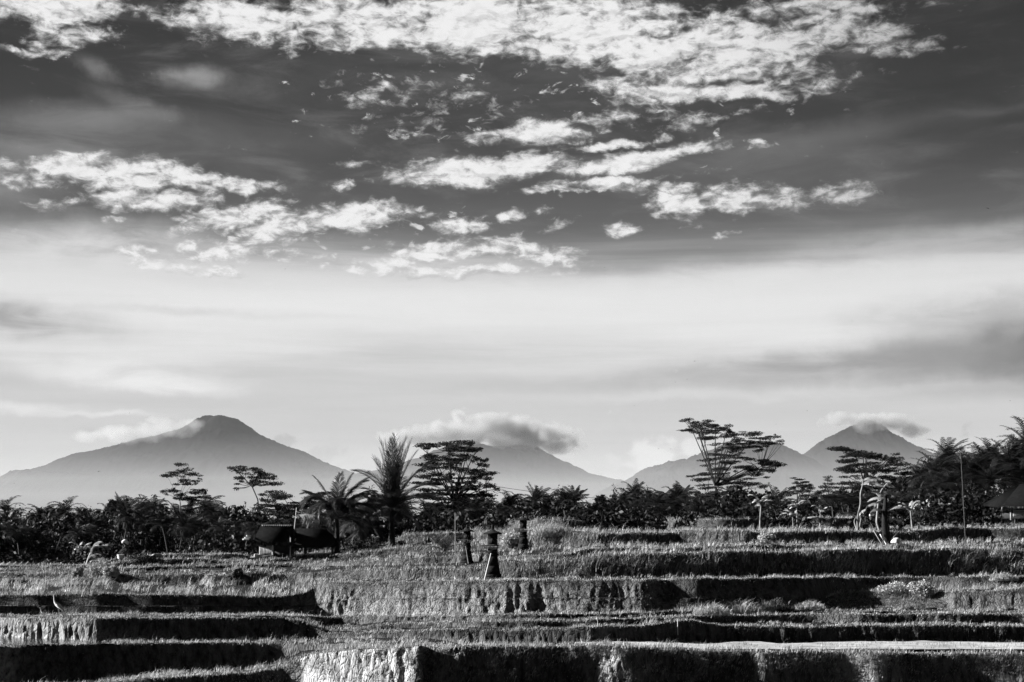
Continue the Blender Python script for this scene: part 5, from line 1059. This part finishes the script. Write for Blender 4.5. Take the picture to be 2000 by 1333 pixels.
for k, (x, y, w, lb) in enumerate(BIRDS):
    d_ = 150.0; p = P(x, y, d_); s_ = w*d_/F/2; rb = random.Random(k); up = rb.choice([-.35, .35, .5, -.2]); roll = rb.uniform(-.5, .5)
    r = empty('flying_bird', p, lb, 'bird', 'birds flying over the fields', rb.uniform(-.4, .4)); r.rotation_euler[1] = roll
    mb = MB(); mb.tube(np.array([(0, -.55, 0), (0, -.4, .02), (0, 0, 0), (0, .4, 0), (0, .75, 0)])*s_, np.array([.02, .12, .16, .1, .05])*s_, 8); mb.build('body', MAT['birdm'], r, True)
    for sg in (-1, 1):
        mb = MB(); a = np.array([(0, -.25, 0), (sg*.5, -.35, up*.55), (sg*1.0, .1, up*.5), (sg*.5, .12, up*.5), (0, .25, 0)])*s_
        mb.add(np.concatenate([a+[0, 0, .03*s_], a-[0, 0, .03*s_]]), [[0, 1, 3, 4], [9, 8, 6, 5], [0, 5, 6, 1], [3, 8, 9, 4]]); mb.add(np.concatenate([a+[0, 0, .03*s_], a-[0, 0, .03*s_]]), [[1, 2, 3], [8, 7, 6]]); mb.build('wing', MAT['birdm'], r)
# --- banana plants
BAN = [(1481, 106, 962, 'pale dry banana plant with three bent leaves under the tallest umbrella tree'), (1545, 107, 985, 'leaning dry banana plant, left one of the pair below the smallest umbrella tree'), (1553, 109, 978, 'hooked dry banana plant, right one of the pair below the smallest umbrella tree'),
       (1597, 108, 980, 'slim pale banana plant left of the wide umbrella tree'), (1137, 99, 1000, 'small banana plant standing in the grass of the upper terrace'), (1800, 108, 962, 'dry banana plant at the foot of the right-hand palm grove'), (1840, 108, 978, 'low banana plant right of the dry one, below the wind-combed palms'),
       (1775, 106, 970, 'banana plant between the wide umbrella tree and the palm grove'), (165, 110, 1055, 'drooping banana plant left of the bent one'), (700, 99, 1050, 'banana plant under the low bushy palm'), (735, 99, 1045, 'banana plant at the foot of the tallest young palm'), (938, 83, 1085, 'small banana shoot between the two nearer shrines')]
for k, (x, d_, ty, lb) in enumerate(BAN):
    b = at_d(x, d_, .1); H_ = P(x, ty, d_)[2]-b[2]; pr = PROTO['banana'][k % 4]; s_ = max(.25, H_/3.6)
    copy_thing(pr, 'banana_plant', b, s_, [0, 2, 4, 1, 5][k % 5]*.9, lb, 'banana plant')
# the bent, shaggy one at the left
b = at_d(186, 100, .1); b = (b[0], b[1], P(186, 1126, 100)[2]); r = empty('banana_plant', b, 'bright shaggy banana plant bent over to the right on the left terraces', 'banana plant')
rgb_ = np.random.default_rng(9); V = []; Q_ = []; nv = 0; mb = MB(); mb.tube([(-.3, 0, 0), (-.2, 0, .8), (.0, 0, 1.5), (.3, 0, 2.0)], [.2, .16, .12, .08], 8); mb.build('stem', MAT['bananad'], r, True)
for k in range(11):
    pts = frond_pts((-.1+.03*k, rgb_.uniform(-.1, .1), 1.0+.08*k), rgb_.uniform(-1.2, 1.2), math.radians(rgb_.uniform(50, 85)), rgb_.uniform(1.0, 1.9), rgb_.uniform(1.5, 2.8), .5, 10)
    t_ = np.gradient(pts, axis=0); sd_ = np.cross(t_, [0, 0, 1.0]); sd_ /= np.linalg.norm(sd_, axis=1, keepdims=True)+1e-6; w = (.22*np.sin(np.pi*np.linspace(.06, 1, 11))**.6)[:, None]
    for X in (pts+sd_*w-[0, 0, .08], pts-sd_*w-[0, 0, .08]):
        for i in range(10): V.append(np.array([pts[i], pts[i+1], X[i+1], X[i]])); Q_.append(np.arange(4)+nv); nv += 4
mesh('leaves', np.concatenate(V), np.array(Q_), MAT['banana'], r)
# --- dead banana stems by the thick trunk (right)
def bent(name, pts_px, d_, r_, mt, label, cat, leaf=True, seed=0):
    b = np.array(P(pts_px[0][0], pts_px[0][1], d_)); root = empty(name, tuple(b), label, cat)
    pts = np.array([P(x, y, d_) for x, y in pts_px])-b; tt = np.linspace(0, 1, 22); m = len(pts); ts = np.linspace(0, 1, m)
    ps = np.stack([np.interp(tt, ts, pts[:, k]) for k in range(3)], -1); ps[1:-1] = (ps[:-2]+2*ps[1:-1]+ps[2:])/4; ps[:, 1] += .2*np.sin(tt*5+seed)
    mb = MB(); mb.tube(ps, np.interp(tt, [0, .5, 1], [r_, r_*.6, r_*.35]), 7); mb.build('stem', MAT[mt], root, True)
    if leaf:
        rg_ = np.random.default_rng(seed); V = []; Q_ = []; nv = 0
        for k in range(leaf):
            q = ps[int(rg_.integers(13, 22))]; fp = frond_pts(q, rg_.uniform(-.6, .6)+(math.pi if rg_.uniform() < .3 else 0), rg_.uniform(-.3, .9), rg_.uniform(.7, 1.6), rg_.uniform(.8, 2.2), .3, 8)
            t_ = np.gradient(fp, axis=0); sd_ = np.cross(t_, [0, 0, 1.0]); sd_ /= np.linalg.norm(sd_, axis=1, keepdims=True)+1e-6; w = (.14*np.sin(np.pi*np.linspace(.1, 1, 9))**.6)[:, None]
            for sg in (1, -1):
                X = fp+sd_*w*sg-np.array([0, 0, 1])*w*1.2
                for i in range(8):
                    if rg_.uniform() < .8: V.append(np.array([fp[i], fp[i+1], X[i+1]*.8+fp[i+1]*.2, X[i]])); Q_.append(np.arange(4)+nv); nv += 4
        mesh('leaves', np.concatenate(V), np.array(Q_), MAT['banana'], root)
    return root
bent('banana_plant', [(1676, 1036), (1674, 1010), (1680, 985), (1679, 965), (1684, 950), (1686, 936), (1692, 943), (1702, 946)], 88, .085, 'bananad', 'tall ghostly dead banana plant with a pale drooping head', 'banana plant', 5, 3)
bent('banana_plant', [(1672, 1036), (1670, 1020), (1672, 1008)], 88.6, .06, 'bananad', 'short pale dead stem at the foot of the ghostly banana plant', 'banana plant', 2, 5)
bent('banana_plant', [(1681, 1030), (1683, 1008), (1690, 995), (1695, 988)], 87.6, .06, 'bananad', 'pale shoot curving right beside the ghostly banana plant', 'banana plant', 3, 8)
bent('banana_plant', [(1716, 1035), (1711, 1022), (1714, 1000), (1718, 975), (1722, 960), (1730, 948), (1733, 944)], 86, .09, 'barkp', 'bare arching banana stem left of the thick dark trunk', 'banana plant', 4, 11)
bent('dead_tree', [(1735, 1064), (1732, 1045), (1728, 1025), (1726, 1005), (1728, 985), (1730, 968)], 85, .30, 'stone', 'thick dark dead trunk with ragged leaves, left of the white sack', 'dead tree', 7, 14)
pole('bamboo_stick', P(1706, 1036, 85), P(1723, 1065, 84.5), .03, .02, 'sheet', 'thin prop leaning at the left of the thick dark trunk, outer one', 'stick')
pole('bamboo_stick', P(1719, 1044, 85), P(1731, 1064, 84.5), .035, .025, 'bamboo', 'thin pale prop touching the foot of the thick dark trunk, inner one', 'stick')
# --- shrubs and leafy tufts
def shrub(px, py, w, h, label, seed, mt='grassd', n=900, size=.10, dist=None, name='shrub', spiky=False):
    d_ = dist or hit(px, py)[0]; b = P(px, py, d_); u_ = d_/F; r = empty(name, b, label, 'shrub'); rg_ = np.random.default_rng(seed)
    m = 7; c = rg_.uniform(-1, 1, (m, 3))*np.array([w*u_*.35, w*u_*.3, h*u_*.25])+np.array([0, 0, h*u_*.42]); rad = np.full((m, 3), 1.0)*np.array([w*u_*.28, w*u_*.25, h*u_*.32])
    if spiky:
        pos = rg_.uniform(-1, 1, (n, 3))*np.array([w*u_*.5, w*u_*.25, 0]); hh = h*u_*rg_.uniform(.5, 1.1, n)*(1-.5*abs(pos[:, 0]/(w*u_*.5)))
        pos[:, 2] = rg_.uniform(0, .35, n)*hh; V, q, t = blades(pos, hh*.8, np.full(n, .035), rg_.normal(0, .45, (n, 3))*np.array([1, .8, .1])+[.2, -.15, 0], seed); mesh('leaves', V, [q, t], MAT[mt], r)
    else:
        V, Q_ = leaf_cards(c, rad, n, size, rg_, .1); mesh('leaves', V, Q_, MAT[mt], r)
    mb = MB()
    for k in range(5): q = c[k]; mb.tube([(0, 0, -.05), tuple(q*.5), tuple(q)], [.02, .015, .006], 5)
    mb.build('branches', MAT['bark'], r)
SHR = [(1390, 1203, 70, 30, 'tufted grass clump, leftmost on the bund in front of the black bank', 'grass', True), (1450, 1199, 70, 30, 'tufted grass clump, second from left on the bund, arching over a dark hollow', 'grass', True), (1490, 1196, 44, 28, 'tufted grass clump with tall stalks, right end of the bund tufts', 'grass', True),
       (1580, 1192, 60, 22, 'low tufted grass clump at the right end of the black bank', 'grass', True), (1745, 1160, 60, 24, 'leafy bush on top of the pale grassy mound', 'grassd', False), (1800, 1168, 50, 36, 'leafy bush overhanging the dark hollow right of the pale mound', 'grassd', False),
       (463, 1136, 18, 32, 'dark narrow bush alone in the left rice field', 'leaf', False), (1502, 1066, 44, 26, 'round dark bush in the middle of the upper terraces', 'grassd', False), (216, 1128, 30, 24, 'round shrub just right of the bent banana plant', 'grassd', False), (152, 1126, 22, 20, 'small round shrub left of the bent banana plant', 'grassd', False),
       (420, 1136, 60, 18, 'low dark bush on the bank in the left rice field', 'grassd', False), (285, 1102, 60, 20, 'dark ragged shrub under the tarpaulin mound', 'leaf', False), (1066, 1050, 60, 34, 'shaggy grass hump behind the farthest shrine', 'grass', True), (1002, 1068, 50, 30, 'leafy shrub between the largest and the farthest shrine', 'grassd', False), (196, 1126, 46, 40, 'dense leafy bush wrapped round the foot of the bent banana plant', 'grassd', False),
       (692, 1086, 50, 34, 'dark leafy shrub at the foot of the shorter young palm', 'leaf', False), (742, 1086, 60, 42, 'big dark leafy shrub at the left foot of the tallest young palm', 'leaf', False), (790, 1084, 34, 32, 'dark leafy shrub at the right foot of the tallest young palm', 'leaf', False),
       (1960, 1135, 50, 20, 'spiky grass clump at the right end of the long bund', 'grass', True)]
for k, (x, y, w, h, lb, mt, spk) in enumerate(SHR): shrub(x, y, w, h, lb, 500+k, mt, 700 if spk else 2000, .06, spiky=spk, dist=99.0 if 'young palm' in lb else None)
for kind in PROTO:
    for pr in PROTO[kind]:
        for part in pr:
            if 'used' in part: del part['used']
# ================================================================== air
def box_obj(name, x0, x1, y0, y1, z0, z1, sigma, col=.9, an=.0):
    mb = MB(); mb.box(((x0+x1)/2, (y0+y1)/2, (z0+z1)/2), (x1-x0, y1-y0, z1-z0))
    def f(t, o):
        v = t.nodes.new('ShaderNodeVolumePrincipled'); v.inputs['Color'].default_value = (col,)*3+(1,); v.inputs['Density'].default_value = sigma; v.inputs['Anisotropy'].default_value = an
        t.links.new(v.outputs[0], o.inputs['Volume'])
    o = mb.build(name, material(name+'_air', f)); tag(o, kind='stuff'); return o
box_obj('haze', -61000, 62000, -400, 61500, -260, 2900, 1.6e-6)
box_obj('mist', -60000, 61000, -300, 60500, -150, 350, 1.6e-5, .8)
box_obj('valley_mist', -58000, 59000, 11000, 33000, -145, 640, 2.7e-5, .8)
